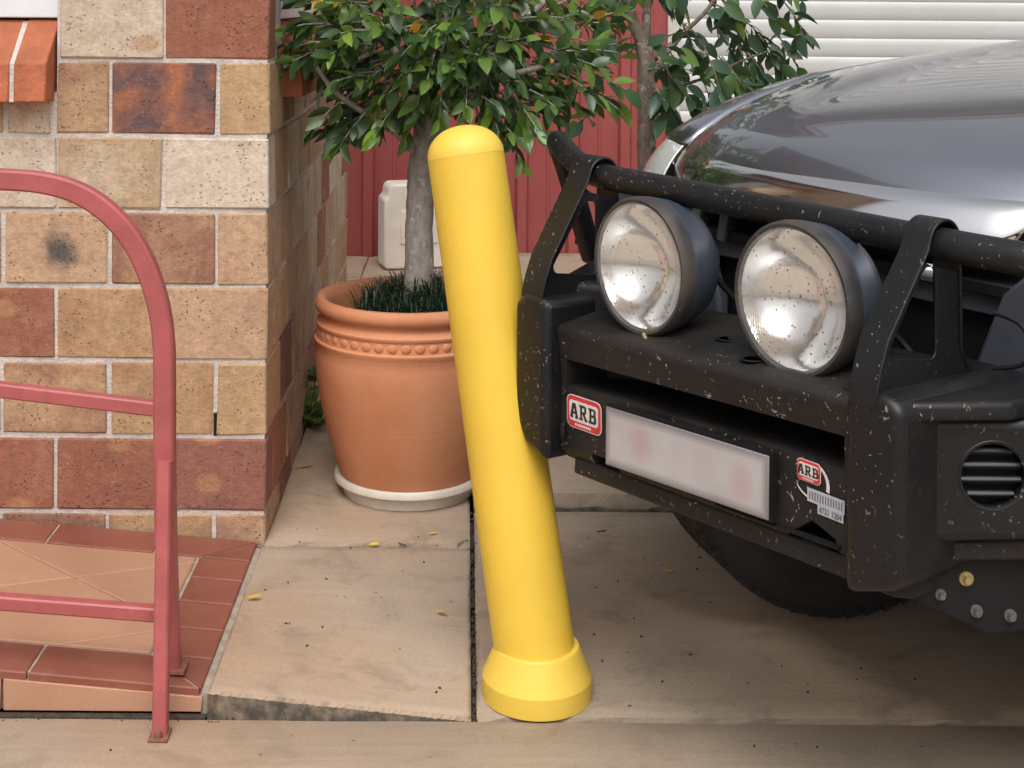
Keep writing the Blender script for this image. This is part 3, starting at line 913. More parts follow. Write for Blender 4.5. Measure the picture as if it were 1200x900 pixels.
b = MB(); b.prism([(-0.34, 3.30), (3.0, 3.8), (3.0, 3.84), (-0.34, 3.34)], lambda a, bb, dd: (dd, a, bb), -1.9, 1.8); b.build('unseen_roof', M['unseen_roof'], gar)
b = MB(); b.box((-0.0, 3.0, 1.2), (4.6, 0.1, 2.4)); b.box((-1.4, 1.6, 1.2), (0.1, 2.8, 2.4)); b.box((1.6, 1.6, 1.2), (0.1, 2.8, 2.4)); b.build('rear_wall', M['render'], gar)

# ------------------------------------------------------------------ handrail on the ramp
RD = 2.555
rail = empty('handrail', at(190, 783, 2.56), 'dusty red steel handrail with rounded corner on the tiled ramp', 'handrail')
RL = rail.location.copy()
def smooth_path(pts, n=6):
    out = []
    P = [pts[0]] + pts + [pts[-1]]
    for i in range(1, len(P) - 2):
        for k in range(n):
            t = k / n
            out.append(tuple(0.5 * (2 * P[i][q] + (P[i + 1][q] - P[i - 1][q]) * t + (2 * P[i - 1][q] - 5 * P[i][q] + 4 * P[i + 1][q] - P[i + 2][q]) * t * t + (3 * P[i][q] - P[i - 1][q] - 3 * P[i + 1][q] + P[i + 2][q]) * t ** 3) for q in range(len(P[0]))))
    out.append(pts[-1])
    return out
pts = [(-420, 180), (-200, 197), (-60, 207), (0, 210), (50, 214), (92, 226), (126, 248), (153, 278), (173, 316), (186, 358), (192, 400), (193, 450), (193.5, 560), (196, 680), (200, 782)]
pp = [at(u, v, RD + (0.03 * max(0, v - 540) / 250 if u > 150 else 0)) - RL for u, v in smooth_path(pts, 5)]
b = MB(); hw, hd = 0.0185, 0.016
ch = 0.004
sec = [(-hw, -hd + ch), (-hw + ch, -hd), (hw - ch, -hd), (hw, -hd + ch), (hw, hd - ch), (hw - ch, hd), (-hw + ch, hd), (-hw, hd - ch)]
b.tube(pp, 0, sec=sec)
b.build('rail_tube', M['rail'], rail, smooth=True, angle=25)
sq = 0.0128
ss = [(-sq, -sq + .003), (-sq + .003, -sq), (sq - .003, -sq), (sq, -sq + .003), (sq, sq - .003), (sq - .003, sq), (-sq + .003, sq), (-sq, sq - .003)]
for (u0, v0), (u1, v1) in (((-420, 405), (188, 479)), ((-420, 672), (188, 719))):
    b = MB(); b.tube([at(u0, v0, RD) - RL, at(u1, v1, RD) - RL], 0, sec=ss); b.build('crossbar', M['rail'], rail, smooth=True, angle=25)
b = MB()
foot = gnd(188, 862)
ptop = at(193, 540, RD - 0.030)
b.tube([ptop - RL, at(190.5, 700, (ptop.y + foot.y) / 2 + 0.0) - RL, foot + Vector((0, 0, 0.004)) - RL], 0, sec=ss)
b.build('post', M['rail'], rail, smooth=True, angle=25)
b = MB(); b.box(foot - RL + Vector((0, -0.004, 0.003)), (0.034, 0.042, 0.006)); fo = b.build('base_plate', M['rust'], rail, bevel=0.001)
b = MB(); b.lathe([(0.0, 0.016), (0.006, 0.016), (0.007, 0.008), (0.007, 0.005)], 6, lambda x, y, z: (foot.x - RL.x + x, foot.y - RL.y - 0.018 + y, z + foot.z - RL.z)); b.build('bolt', M['rust'], fo)
b = MB(); q = at(200, 782, RD + 0.03); b.box(q - RL + Vector((0.004, 0.0, 0.0)), (0.05, 0.045, 0.008)); b.build('base_plate', M['rust'], rail, bevel=0.001)

# ------------------------------------------------------------------ yellow bollard
bc = gnd(629, 808, 0.012); bc.z = z_drive(0, bc.y) - 0.002
bol = empty('bollard', bc, 'yellow plastic covered bollard knocked askew against the bull bar', 'bollard')
b = MB()
b.lathe([(0.101, 0.0), (0.1015, 0.006), (0.1015, 0.037), (0.0785, 0.091), (0.0765, 0.0935), (0.060, 0.0935)], 48)
b.build('base_collar', M['yellow_cap'], bol, smooth=True, angle=14)
top = at(541.0, 147, 2.765) - bc
axis = (top - Vector((0.0, 0, 0.05)))
base = Vector((0.0, 0, 0.05))
q = axis.to_track_quat('Z', 'Y')
Lb = axis.length
def bfn(x, y, z):
    return base + q @ Vector((x, y, z))
rr = 0.0752
b = MB(); b.lathe([(rr, 0.0), (rr, Lb - 0.0618), (rr - 0.0008, Lb - 0.0606)], 56, bfn); b.build('sleeve', M['yellow'], bol, smooth=True, angle=30)
b = MB()
prof = [(rr - 0.001, Lb - 0.0622), (rr + 0.0003, Lb - 0.0612)]
for k in range(1, 13):
    a = R(90) * k / 12
    prof.append(((rr + 0.0003) * math.cos(a) ** 0.9 if k < 12 else 0.0, Lb - 0.061 + 0.061 * math.sin(a)))
b.lathe(prof, 56, bfn); b.build('dome_cap', M['yellow_cap'], bol, smooth=True, angle=30)

# ------------------------------------------------------------------ terracotta pot, saucer
pc = at(479, 575, 3.565); pc.z = 0.049
sau = MB()
sau.lathe([(0.0, 0.0), (0.160, 0.0), (0.165, 0.004), (0.169, 0.030), (0.183, 0.034), (0.188, 0.038), (0.188, 0.050), (0.184, 0.055), (0.174, 0.053), (0.162, 0.014), (0.0, 0.012)], 64)
so_ = sau.build('saucer', M['saucer'], None, pc, smooth=True, angle=40)
tag(so_, 'pale plastic saucer under the large terracotta pot', 'saucer')
pot = empty('plant_pot', pc + Vector((0, 0, 0.011)), 'large round terracotta pot with a beaded band below its rim', 'pot')
ph = 0.485
prof = [(0.0, 0.0), (0.152, 0.0), (0.160, 0.012), (0.178, 0.055), (0.203, 0.13), (0.222, 0.21), (0.236, 0.29), (0.2405, 0.345), (0.2375, 0.372), (0.2415, 0.377), (0.2415, 0.383), (0.236, 0.386), (0.2335, 0.413), (0.2375, 0.417), (0.2375, 0.423), (0.228, 0.429), (0.222, 0.438), (0.222, 0.446), (0.236, 0.453), (0.241, 0.463), (0.240, 0.476), (0.233, 0.4845), (0.222, 0.485), (0.212, 0.478), (0.207, 0.455), (0.205, 0.40), (0.0, 0.395)]
b = MB(); b.lathe(prof, 80); b.build('pot_body', M['terracotta'], pot, smooth=True, angle=45)
for k in range(44):                          # the beaded band
    a = 2 * math.pi * k / 44
    if k == 0:
        mb = MB()
        mb.lathe([(0.0, 0.0042), (0.006, 0.0038), (0.0105, 0.0015), (0.012, -0.002)], 12, lambda x, y, z: (z, x * 1.12, y))
        bead = mb.mesh('bead', M['terracotta'], True, True, 60)
    o = link('bead', bead, pot, (0.2313 * math.cos(a), 0.2348 * math.sin(a), 0.3995)); o.rotation_euler = (0, 0, a)
rp = random.Random(5)
b = MB()
for k in range(46):                          # rim chips: a worn, uneven soil surface
    pass
b.lathe([(0.0, 0.412), (0.12, 0.408), (0.204, 0.400)], 40); b.build('soil', M['soil'], pot, smooth=True)
gr = MB()
for k in range(2600):
    a = rp.uniform(0, 6.283); r = 0.175 * math.sqrt(rp.random())
    x, y = 0.035 + r * math.cos(a) * 0.95, r * math.sin(a)
    if math.hypot(x, y) > 0.196: continue
    h = rp.uniform(0.07, 0.13) * (1.2 - 0.5 * r / 0.175)
    t = rp.uniform(0, 6.283); l = rp.uniform(0.25, 1.0) * h * 0.9; wd = rp.uniform(0.0011, 0.0019)
    dx, dy = math.cos(t), math.sin(t)
    sx, sy = -dy * wd, dx * wd
    vs = []
    for s_, hh, ll in ((1, 0, 0), (0.95, 0.55, 0.28), (0.7, 0.9, 0.68)):
        vs += [(x + dx * l * ll + sx * s_, y + dy * l * ll + sy * s_, h * hh), (x + dx * l * ll - sx * s_, y + dy * l * ll - sy * s_, h * hh)]
    vs.append((x + dx * l, y + dy * l, h * 0.88))
    gr.add(vs, [(0, 1, 3, 2), (2, 3, 5, 4), (4, 5, 6)])
gro = gr.build('mondo_grass', M['blade'], None, pc + Vector((0, 0, 0.425)), fixn=False)
tag(gro, 'dark green tufted grass covering the soil of the terracotta pot', 'grass', None, 'stuff')

# ------------------------------------------------------------------ leaves and trees
def leaf_mesh(name, mat, fold=0.28, curl=0.12, wide=0.21):
    b = MB()
    n = 5
    vs = []
    for i in range(n + 1):
        t = i / n
        wd = wide * math.sin(math.pi * min(1, t ** 0.8)) ** 0.8 * (1 if i not in (0, n) else 0.0) + (0.012 if i == 0 else 0)
        z = -curl * t * t
        vs += [(-wd, t, z + wd * fold), (0, t, z), (wd, t, z + wd * fold)]
    fs = []
    for i in range(n):
        a = i * 3
        fs += [(a, a + 1, a + 4, a + 3), (a + 1, a + 2, a + 5, a + 4)]
    b.add(vs, fs)
    b.tube([(0, -0.14, 0.01), (0, 0.0, 0)], 0.012, 4, False)
    me = b.mesh(name, mat, True, False, 80)
    return me, vs, fs
KINDS = {}
for nm in ('leaf_dark', 'leaf_mid', 'leaf_new', 'leaf_yellow', 'leaf_blue'):
    KINDS[nm] = [leaf_mesh('leaf', M[nm], f_, c_, w_) for f_, c_, w_ in ((0.25, 0.10, 0.235), (0.45, 0.22, 0.21), (0.15, 0.30, 0.25))]

def orient(axis, nrm):
    y = axis.normalized()
    z = (nrm - y * nrm.dot(y))
    if z.length < 1e-4: z = Vector((1, 0, 0)) - y * y.x
    z.normalize()
    x = y.cross(z)
    return Matrix((x, y, z)).transposed()

def tree(root, clusters, rnd, pick, trunk_paths, bark, leaf_len, per, parts=300, frame=(-40, 1240, -30, 240)):
    """trunk_paths: list of (name, points, radii); clusters: list of (tip, direction)"""
    T = root.location.copy()
    for nm, pts, rs in trunk_paths:
        b = MB()
        P = smooth_path([(*p, r) for p, r in zip([tuple(Vector(p) - T) for p in pts], rs)], 5)
        b.tube([p[:3] for p in P], [p[3] for p in P], 14 if nm == 'trunk' else 7)
        for i in range(len(b.v)):
            v = b.v[i]; k = 0.0022 if nm == 'trunk' else 0.001
            b.v[i] = (v[0] + rnd.uniform(-k, k), v[1] + rnd.uniform(-k, k), v[2])
        b.build(nm, bark, root, smooth=True, angle=80)
    leaves = []
    tw = MB()
    for tip, dr in clusters:
        dr = dr.normalized()
        ln = rnd.uniform(0.10, 0.17)
        st = tip - dr * ln
        droop = Vector((0, 0, -0.03))
        pts = [st, st + dr * ln * 0.5, tip + droop * 0.4]
        tw.tube([p - T for p in pts], [0.0028, 0.0022, 0.0012], 5)
        n = rnd.randint(*per)
        a0 = rnd.uniform(0, 6.28)
        for k in range(n):
            t = 0.15 + 0.85 * (k + 0.5) / n
            p = st + (pts[2] - st) * t
            a = a0 + k * 2.4
            s1 = dr.cross(Vector((0, 0, 1)))
            if s1.length < 0.1: s1 = Vector((1, 0, 0))
            s1.normalize(); s2 = dr.cross(s1)
            side_ = s1 * math.cos(a) + s2 * math.sin(a)
            spread = 1.25 - 0.95 * t
            ax = (dr * (0.45 + t * 0.6) + side_ * spread + Vector((rnd.gauss(0, .25), rnd.gauss(0, .25), rnd.uniform(-0.8, 0.15)))).normalized()
            nr = (Vector((0, 0, 1)) * 0.9 + side_ * -0.25 + Vector((rnd.gauss(0, .65), rnd.gauss(0, .65) - 0.2, 0)))
            leaves.append((p, ax, nr, leaf_len * rnd.uniform(0.65, 1.15), pick(rnd, tip), rnd.randrange(3)))
    tw.build('twigs', bark, root, smooth=True, angle=80)['kind'] = 'stuff'
    def score(l):
        p = l[0]
        u = U0 + p.x / p.y * F; v = (CAM_H - p.z) / p.y * F
        inside = frame[0] < u < frame[1] and frame[2] < v < frame[3]
        return (0 if inside else 1, p.y)
    leaves.sort(key=score)
    for p, ax, nr, s, kind, var in leaves[:parts]:
        o = link('leaf', KINDS[kind][var][0], root)
        o.matrix_local = Matrix.Translation(p - T) @ orient(ax, nr).to_4x4() @ Matrix.Scale(s, 4)
    rest = leaves[parts:]
    if rest:
        order = list(KINDS)
        b = MB()
        for p, ax, nr, s, kind, var in rest:
            me, vs, fs = KINDS[kind][var]
            mt = orient(ax, nr)
            b.cur = order.index(kind)
            b.add([mt @ Vector(v) * s + (p - T) for v in vs], fs)
        o = b.build('foliage', [M[k] for k in order], root, smooth=True, fixn=False, angle=80)
        o['kind'] = 'stuff'

rt = random.Random(21)
TD = 3.565
tbase = at(491, 332, TD); tb = Vector((tbase.x, TD, 0.46))
t1 = empty('potted_tree', tb, 'leafy young tree with grey trunk growing in the terracotta pot', 'tree')
fork = at(500, 165, TD)
def P1(u, v, d=0.0): return at(u, v, TD + d)
paths = [('trunk', [tb, P1(491, 300), P1(492, 240), P1(495, 195), fork, P1(506, 120, .02), P1(515, 60, .03), P1(525, -60, .04)], [0.040, 0.036, 0.0345, 0.036, 0.036, 0.026, 0.02, 0.014]),
         ('branch', [P1(497, 188), P1(470, 160, -.03), P1(440, 140, -.08), P1(395, 110, -.12), P1(365, 70, -.16)], [0.014, 0.011, 0.009, 0.007, 0.005]),
         ('branch', [P1(503, 140), P1(540, 105, -.04), P1(590, 90, -.1), P1(650, 75, -.14)], [0.018, 0.014, 0.010, 0.005]),
         ('branch', [P1(505, 130), P1(470, 70, .06), P1(430, 20, .1), P1(410, -60, .12)], [0.016, 0.012, 0.009, 0.006]),
         ('branch', [P1(508, 120), P1(560, 60, .08), P1(630, 10, .12), P1(690, -60, .14)], [0.016, 0.012, 0.009, 0.006]),
         ('branch', [P1(560, 100, -.06), P1(600, 130, -.12), P1(625, 158, -.18)], [0.008, 0.006, 0.004]),
         ('branch', [P1(600, 40, .06), P1(660, 60, .0), P1(715, 85, -.05)], [0.008, 0.006, 0.004]),
         ('branch', [P1(440, 60, .04), P1(385, 90, -.05), P1(370, 130, -.08)], [0.007, 0.005, 0.004])]
cl = []
def lowest(u):                               # the underside of the crown as the picture shows it
    tab = [(315, 45), (340, 80), (372, 165), (400, 185), (440, 175), (480, 150), (540, 135), (600, 190), (640, 188), (665, 150), (700, 140), (735, 135), (750, 60)]
    for (a, va), (c, vc) in zip(tab, tab[1:]):
        if a <= u <= c: return va + (vc - va) * (u - a) / (c - a)
    return 0
tries = 0
while len(cl) < 215 and tries < 6000:
    tries += 1
    u = rt.uniform(318, 745); dd = rt.uniform(-0.36, 0.34)
    lo = lowest(u) - 14
    v = lo - abs(rt.gauss(0, 95)) if rt.random() < 0.55 else rt.uniform(-190, lo)
    if v < -200: continue
    e = ((u - 530) / 225) ** 2 + ((v + 20) / 235) ** 2 + (dd / 0.37) ** 2
    if e > 1.12: continue
    if rt.random() < 0.25 and 90 < v: continue
    p = at(u, v, TD + dd)
    c = at(525, 60, TD + 0.05)
    dr = (p - c) + Vector((rt.gauss(0, .08), rt.gauss(0, .08), rt.gauss(0, .06)))
    cl.append((p, dr))
for (u, v, dd) in ((470, 60, -.22), (500, 90, -.24), (455, 105, -.2), (525, 70, -.26), (485, 130, -.18), (540, 110, -.2), (450, 145, -.16), (515, 135, -.2), (475, 160, -.12), (560, 80, -.24), (430, 90, -.2), (495, 40, -.25), (535, 30, -.25), (440, 40, -.2), (590, 120, -.2), (343, 66, -.2), (330, 30, -.2), (322, 52, -.15), (352, 30, -.1), (395, 170, -.15), (415, 150, -.12), (360, 150, -.15), (655, 178, -.2), (610, 185, -.2), (633, 150, -.25), (700, 110, -.15), (725, 122, -.1), (735, 100, -.1), (585, 150, -.22), (548, 125, -.25)):
    p = at(u, v, TD + dd); cl.append((p, p - at(525, 20, TD)))
def pick1(r, tip):
    q = r.random()
    u = U0 + tip.x / tip.y * F; v = (CAM_H - tip.z) / tip.y * F
    if q < 0.018: return 'leaf_yellow'
    if q < 0.018 + (0.20 if v < 60 or u > 660 else 0.08): return 'leaf_new'
    return 'leaf_mid' if q < 0.50 else 'leaf_dark'
tree(t1, cl, rt, pick1, paths, M['bark'], 0.060, (8, 11))

T2 = 4.7
tb2 = Vector((at(758, 300, T2).x, T2, 0.08))
t2 = empty('weeping_tree', tb2, 'darker drooping leafed tree growing behind the car headlight', 'tree')
def P2(u, v, d=0.0): return at(u, v, T2 + d)
paths = [('trunk', [tb2, P2(758, 300), P2(758, 200), P2(757, 120), P2(755, 60), P2(742, 25), P2(730, -20), P2(722, -90)], [0.045, 0.038, 0.032, 0.030, 0.027, 0.019, 0.017, 0.014]),
         ('branch', [P2(756, 75), P2(757, 40), P2(758, 0), P2(760, -80)], [0.02, 0.016, 0.014, 0.01]),
         ('branch', [P2(757, 95), P2(775, 70), P2(800, 40), P2(830, 10), P2(860, -40)], [0.013, 0.010, 0.008, 0.007, 0.006]),
         ('branch', [P2(800, 100, -.05), P2(835, 88, -.1), P2(868, 72, -.12), P2(900, 60, -.12)], [0.006, 0.005, 0.004, 0.003]),
         ('branch', [P2(757, 110), P2(780, 105, -.03), P2(800, 100, -.05)], [0.008, 0.007, 0.006]),
         ('branch', [P2(740, 60), P2(700, 40, .05), P2(672, 10, .05)], [0.010, 0.007, 0.005])]
cl = []
tries = 0
while len(cl) < 90 and tries < 5000:
    tries += 1
    u = rt.uniform(668, 950); v = rt.uniform(-150, 165); dd = rt.uniform(-0.35, 0.35)
    if u > 770:
        if v > 175 - abs(u - 830) * 0.25: continue
        if u > 880 and v > 105: continue
    elif v > 150 or rt.random() < 0.72: continue
    if 735 < u < 775 and v > 0 and dd < 0: continue
    p = at(u, v, T2 + dd)
    dr = Vector((0.35 * (1 if u > 765 else -1), rt.gauss(0, .4), rt.uniform(-1.0, 0.1)))
    cl.append((p, dr))
for (u, v, dd) in ((940, 30, -.1), (945, 90, -.1), (915, 75, -.1), (905, 100, -.1), (875, 105, -.2), (850, 118, -.2), (820, 130, -.2), (795, 140, -.2), (792, 95, -.2), (880, 40, -.2), (908, 20, -.2)):
    p = at(u, v, T2 + dd); cl.append((p, Vector((0.5, -.2, -0.7))))
def pick2(r, tip):
    q = r.random()
    if q < 0.04: return 'leaf_new'
    return 'leaf_mid' if q < 0.18 else ('leaf_dark' if q < 0.5 else 'leaf_blue')
tree(t2, cl, rt, pick2, paths, M['bark2'], 0.085, (4, 7))

# weed against the side wall
wb = gnd(360, 505, 0.05)
weed = empty('weed', wb, 'small green weed sprouting between the side wall and the terracotta pot', 'weed')
for k in range(11):
    a = rt.uniform(0, 6.28); h = rt.uniform(0.03, 0.19)
    b = MB(); b.tube([(0, 0, 0), (math.cos(a) * 0.02, math.sin(a) * 0.02, h * 0.6), (math.cos(a) * 0.035, math.sin(a) * 0.035, h)], 0.0015, 5); b.build('stem', M['leaf_mid'], weed)
    for j in range(3):
        ax = Vector((math.cos(a + j * 2), math.sin(a + j * 2), rt.uniform(0, 0.6)))
        o = link('leaf', KINDS[rt.choice(['leaf_mid', 'leaf_dark', 'leaf_mid'])][j][0], weed)
        o.matrix_local = Matrix.Translation((math.cos(a) * 0.035, math.sin(a) * 0.035, h * (0.6 + 0.2 * j))) @ orient(ax, Vector((0, -0.4, 1))).to_4x4() @ Matrix.Scale(rt.uniform(0.045, 0.075), 4)

# fallen leaves
fl_mesh = leaf_mesh('fallen_leaf', M['leaf_fallen'], 0.35, -0.25, 0.2)[0]
fallen = [((290, 704), 0.047, 'thin yellow fallen leaf on the concrete beside the red border tiles', .2, .030),
          ((432, 641), 0.045, 'yellow fallen leaf by the cross joint in front of the saucer', .1, .026),
          ((511, 719), 0.03, 'yellow fallen leaf in the middle of the path slab', -.5, .028),
          ((502, 629), 0.046, 'yellow fallen leaf just below the pot saucer', .4, .022),
          ((680, 664), 0.03, 'curled brownish yellow fallen leaf right of the bollard shaft', .9, .040),
          ((668, 648), 0.033, 'narrow yellow fallen leaf above the curled one beside the bollard', .1, .030),
          ((772, 674), 0.03, 'yellow fallen leaf on the driveway in front of the tyre', -.1, .034),
          ((744, 618), 0.04, 'small yellow fallen leaf under the number plate', .1, .022),
          ((345, 551), 0.052, 'yellow fallen leaf lying by the weed at the side wall', .1, .05)]
for (uv, z, lab, rz, s) in fallen:
    p = gnd(*uv, z)
    o = link('fallen_leaf', fl_mesh, None, p + Vector((0, 0, 0.006)))
    o.rotation_euler = (rt.uniform(-.15, .15), rt.uniform(-.3, .3), R(-90) + rz); o.scale = (s, s, s)
    tag(o, lab, 'leaf', 'fallen leaves on the concrete')
# twigs and specks of litter
b = MB()
for k in range(60):
    if k < 30: x, y = rt.uniform(-1.0, 0.9), rt.uniform(2.2, 3.3)
    else: x, y = rt.uniform(-0.43, 0.9), rt.uniform(2.6, 3.4)
    if x < RX + .02 and y > 2.5: continue
    z = 0.0 if y < 2.51 else (z_left(x, y) if x < JX else z_drive(x, y))
    a = rt.uniform(0, 6.28); l = rt.uniform(0.002, 0.007) if k % 15 else 0.025
    b.tube([(x, y, z + 0.001), (x + l * .5 * math.cos(a), y + l * .5 * math.sin(a), z + 0.003), (x + l * math.cos(a + .3), y + l * math.sin(a + .3), z + 0.001)], 0.0015, 4)
tag(b.build('litter', M['soil']), 'tiny twigs and dark specks scattered over the concrete', None, None, 'stuff')

# ------------------------------------------------------------------ white jerry can
jb = gnd(480, 303, 0.08); jb.y = 6.45; jb.x = at(484, 300, 6.45).x; jb.z = 0.070
jer = empty('jerry_can', jb, 'dirty white plastic jerry can against the red fence behind the trunk', 'jerry can', R(14))
b = MB()
out = [(-0.15, 0.015), (-0.135, 0.0), (0.135, 0.0), (0.15, 0.015), (0.15, 0.31), (0.14, 0.355), (0.12, 0.385), (-0.11, 0.385), (-0.128, 0.37), (-0.132, 0.33), (-0.15, 0.315)]
b.prism(out, lambda a, bb, dd: (a, dd, bb), -0.08, 0.08)
b.build('can_body', M['jerry'], jer, bevel=0.022, seg=3)
b = MB(); b.lathe([(0.028, 0.37), (0.028, 0.40), (0.024, 0.405), (0.0, 0.405)], 16, lambda x, y, z: (x + 0.11, y, z)); b.build('lid', M['saucer'], jer, smooth=True)
b = MB(); b.box((0.01, -0.082, 0.19), (0.17, 0.008, 0.15)); b.build('panel', M['jerry'], jer, bevel=0.003)

# ------------------------------------------------------------------ the parked car
CX, CY = 0.363, 2.271
car = empty('parked_car', (CX, CY, 0.02), 'dark grey four wheel drive with a bug splattered black bull bar', 'car', math.atan2(-0.83, 0.557))
DZ = -0.02
def cb(b, name, mat, parent=None, **kw):
    return b.build(name, mat, parent or car, (0, 0, 0) if parent else (0, 0, DZ), **kw)
YZ = lambda a, bb, dd: (dd, a, bb)           # profile in (Y, Z) swept along X
XZ = lambda a, bb, dd: (a, dd, bb)           # outline in (X, Z) swept along Y

# --- bonnet and wings
def zc(Y):
    tab = [(0.30, 0.955), (0.345, 0.978), (0.40, 1.012), (0.48, 1.046), (0.62, 1.084), (0.80, 1.117), (0.97, 1.141), (1.27, 1.170), (1.6, 1.197), (1.9, 1.215)]
    for (a, za), (c, zc_) in zip(tab, tab[1:]):
        if Y <= c or c == tab[-1][0]:
            return za + (zc_ - za) * (Y - a) / (c - a)
def zc_s(Y): return sum(zc(min(1.9, max(0.3, Y + k * 0.05))) for k in (-2, -1, 0, 1, 2)) / 5 if Y > 0.44 else zc(Y)
def yfront(X): return 0.345 + 0.21 * (abs(X) / 0.62) ** 2.6
def hood(X, Y):
    ax = abs(X)
    z = zc_s(Y) + 0.018 * (1 - (X / 0.6) ** 2)
    if ax > 0.42: z -= 0.10 * ((ax - 0.42) / 0.2) ** 2 * 0.25
    bl = max(0, 1 - abs(ax - 0.36) / 0.12)
    z += 0.010 * (bl * bl * (3 - 2 * bl)) * min(1, max(0, (Y - 0.5) / 0.3))
    return z
b = MB()
NX, NY = 48, 42
vs = []
for j in range(NY + 1):
    for i in range(NX + 1):
        X = -0.615 + 1.23 * i / NX
        y0 = yfront(X)
        k = min(1, max(0, (abs(X) - 0.36) / 0.05))
        ze = 0.968 + 0.022 * k * 0.6
        if j == 0: vs.append((X, y0 + 0.012 - 0.03 * k, 0.962 - 0.075 * k))
        elif j == 1: vs.append((X, y0 - 0.004 - 0.018 * k, 0.966 - 0.03 * k))
        else:
            t = ((j - 2) / (NY - 2)) ** 1.35
            Y = y0 + (1.95 - y0) * t
            h = hood(X, Y - (y0 - 0.345) * (1 - min(1, (Y - y0) / 0.5)))
            e = math.exp(-(Y - y0) / 0.035)
            vs.append((X, Y, h + (0.974 - 0.012 * k - hood(X, 0.345)) * e))
b.add(vs, [(j * (NX + 1) + i, j * (NX + 1) + i + 1, (j + 1) * (NX + 1) + i + 1, (j + 1) * (NX + 1) + i) for j in range(NY) for i in range(NX)])
bon = cb(b, 'bonnet', M['paint'], smooth=True, fixn=False, angle=60)
s = bon.modifiers.new('thick', 'SOLIDIFY'); s.thickness = 0.02; s.offset = -1

def fend(t, Y, zoff=0.0):
    """outer skin of a front wing: t runs from the bonnet gap to the flank"""
    zb = hood(0.615, Y - 0.205 * max(0, 1 - (Y - 0.55) / 0.5)) - 0.003
    a = t * R(90)
    return (0.619 + 0.262 * math.sin(a), zb - 0.30 * (1 - math.cos(a)) ** 1.15)
def fy0(t): return 0.575 + 0.30 * t ** 1.6
def fender(sgn):
    b = MB()
    def ff(i, j):
        Y = fy0(i) + (1.95 - fy0(i)) * j
        X, z = fend(i, Y)
        return (sgn * X, Y, z)
    b.grid(16, 24, ff)
    yc, rc = 0.78, 0.47                         # flank below, with the wheel opening
    n = 24
    y_a = fy0(1)
    for k in range(n):
        y0, y1 = y_a + (1.95 - y_a) * k / n, y_a + (1.95 - y_a) * (k + 1) / n
        def zl(y):
            q = rc * rc - (y - yc) ** 2
            return max(0.36, 0.40 + math.sqrt(q)) if q > 0 else 0.36
        za, zb_ = fend(1, y0)[1], fend(1, y1)[1]
        b.add([(sgn * 0.881, y0, min(zl(y0), za - .005)), (sgn * 0.881, y1, min(zl(y1), zb_ - .005)), (sgn * 0.881, y1, zb_), (sgn * 0.881, y0, za)], [(0, 1, 2, 3)])
    o = cb(b, 'fender', M['paint'], smooth=True, angle=50)
    s = o.modifiers.new('thick', 'SOLIDIFY'); s.thickness = 0.012; s.offset = 0
for sgn in (-1, 1): fender(sgn)

# --- headlights: a clear cover that ends the front wing, a grey reflector bowl behind it
def headlight(sgn):
    def lf(i, j):
        t = 0.03 + 0.90 * i
        X, zt = fend(t, fy0(t))
        zb = 0.82 + 0.02 * t
        Y = fy0(t) - 0.006 - 0.075 * (1 - j) ** 0.8 - 0.02 * math.sin(math.pi * j)
        return (sgn * X, Y, zb + (zt - 0.003 - zb) * j)
    b = MB(); b.grid(16, 14, lf)
    o = cb(b, 'headlight', M['clear_lens'], smooth=True, fixn=False, angle=70)
    r = MB()
    def rf(i, j):
        x, y, z = lf(0.04 + 0.92 * i, 0.04 + 0.92 * j)
        return (x, y + 0.012 + 0.05 * math.sin(math.pi * i) ** 0.7 * math.sin(math.pi * j) ** 0.7, z)
    r.grid(14, 12, rf)
    r.build('reflector', M['lamp_bowl'], o, smooth=True, fixn=False, angle=70)
    e = MB()
    e.tube([lf(0.0, k / 8) for k in range(9)], 0.003, 6)
    e.build('rim', M['dull_silver'], o, smooth=True)
    e = MB()
    e.tube([Vector(lf(0.16 + 0.5 * k / 8, 0.35 + 0.45 * math.sin(k / 8 * 2.2))) + Vector((0, 0.018, 0)) for k in range(9)], 0.004, 6)
    e.build('bezel_strip', M['chrome'], o, smooth=True)['kind'] = 'stuff'
for sgn in (-1, 1): headlight(sgn)

# --- chrome grille bar, grille, radiator
b = MB()
pts = []
for k in range(25):
    X = -0.37 + 0.74 * k / 24
    e = max(0, (abs(X) - 0.33) / 0.04)
    pts.append((X, yfront(X) - 0.018 + 0.02 * e * e, 0.0, 1 - 0.45 * e * e))
prof = [(0.012, 0.979), (-0.006, 0.974), (-0.020, 0.960), (-0.034, 0.940), (-0.043, 0.918), (-0.040, 0.902), (-0.010, 0.894), (0.016, 0.93)]
vs = []
for X, Y, _, kx in pts:
    for a, z in prof: vs.append((X, Y + a, 0.979 + (z - 0.977) * kx))
n = len(prof); fs = []
for i in range(len(pts) - 1):
    for k in range(n): fs.append((i * n + k, i * n + (k + 1) % n, (i + 1) * n + (k + 1) % n, (i + 1) * n + k))
fs += [tuple(range(n)), tuple(range((len(pts) - 1) * n, len(pts) * n))]
b.add(vs, fs); cb(b, 'grille_trim', M['chrome'], smooth=True, angle=60)
b = MB()
b.box((0, 0.40, 0.70), (0.98, 0.02, 0.44)); gri = cb(b, 'grille', M['black'])
for z, hgt in ((0.885, 0.010), (0.842, 0.022)):
    b = MB(); b.box((0, 0.365, z), (0.70, 0.035, hgt)); b.build('slat', M['black'] if hgt > .015 else M['trim'], gri, bevel=0.003)
for X in (-0.345, -0.27):
    b = MB(); b.box((X, 0.355, 0.875), (0.022, 0.03, 0.09), Matrix.Rotation(R(12), 3, 'Y')); b.build('upright_bar', M['trim'], gri, bevel=0.003)
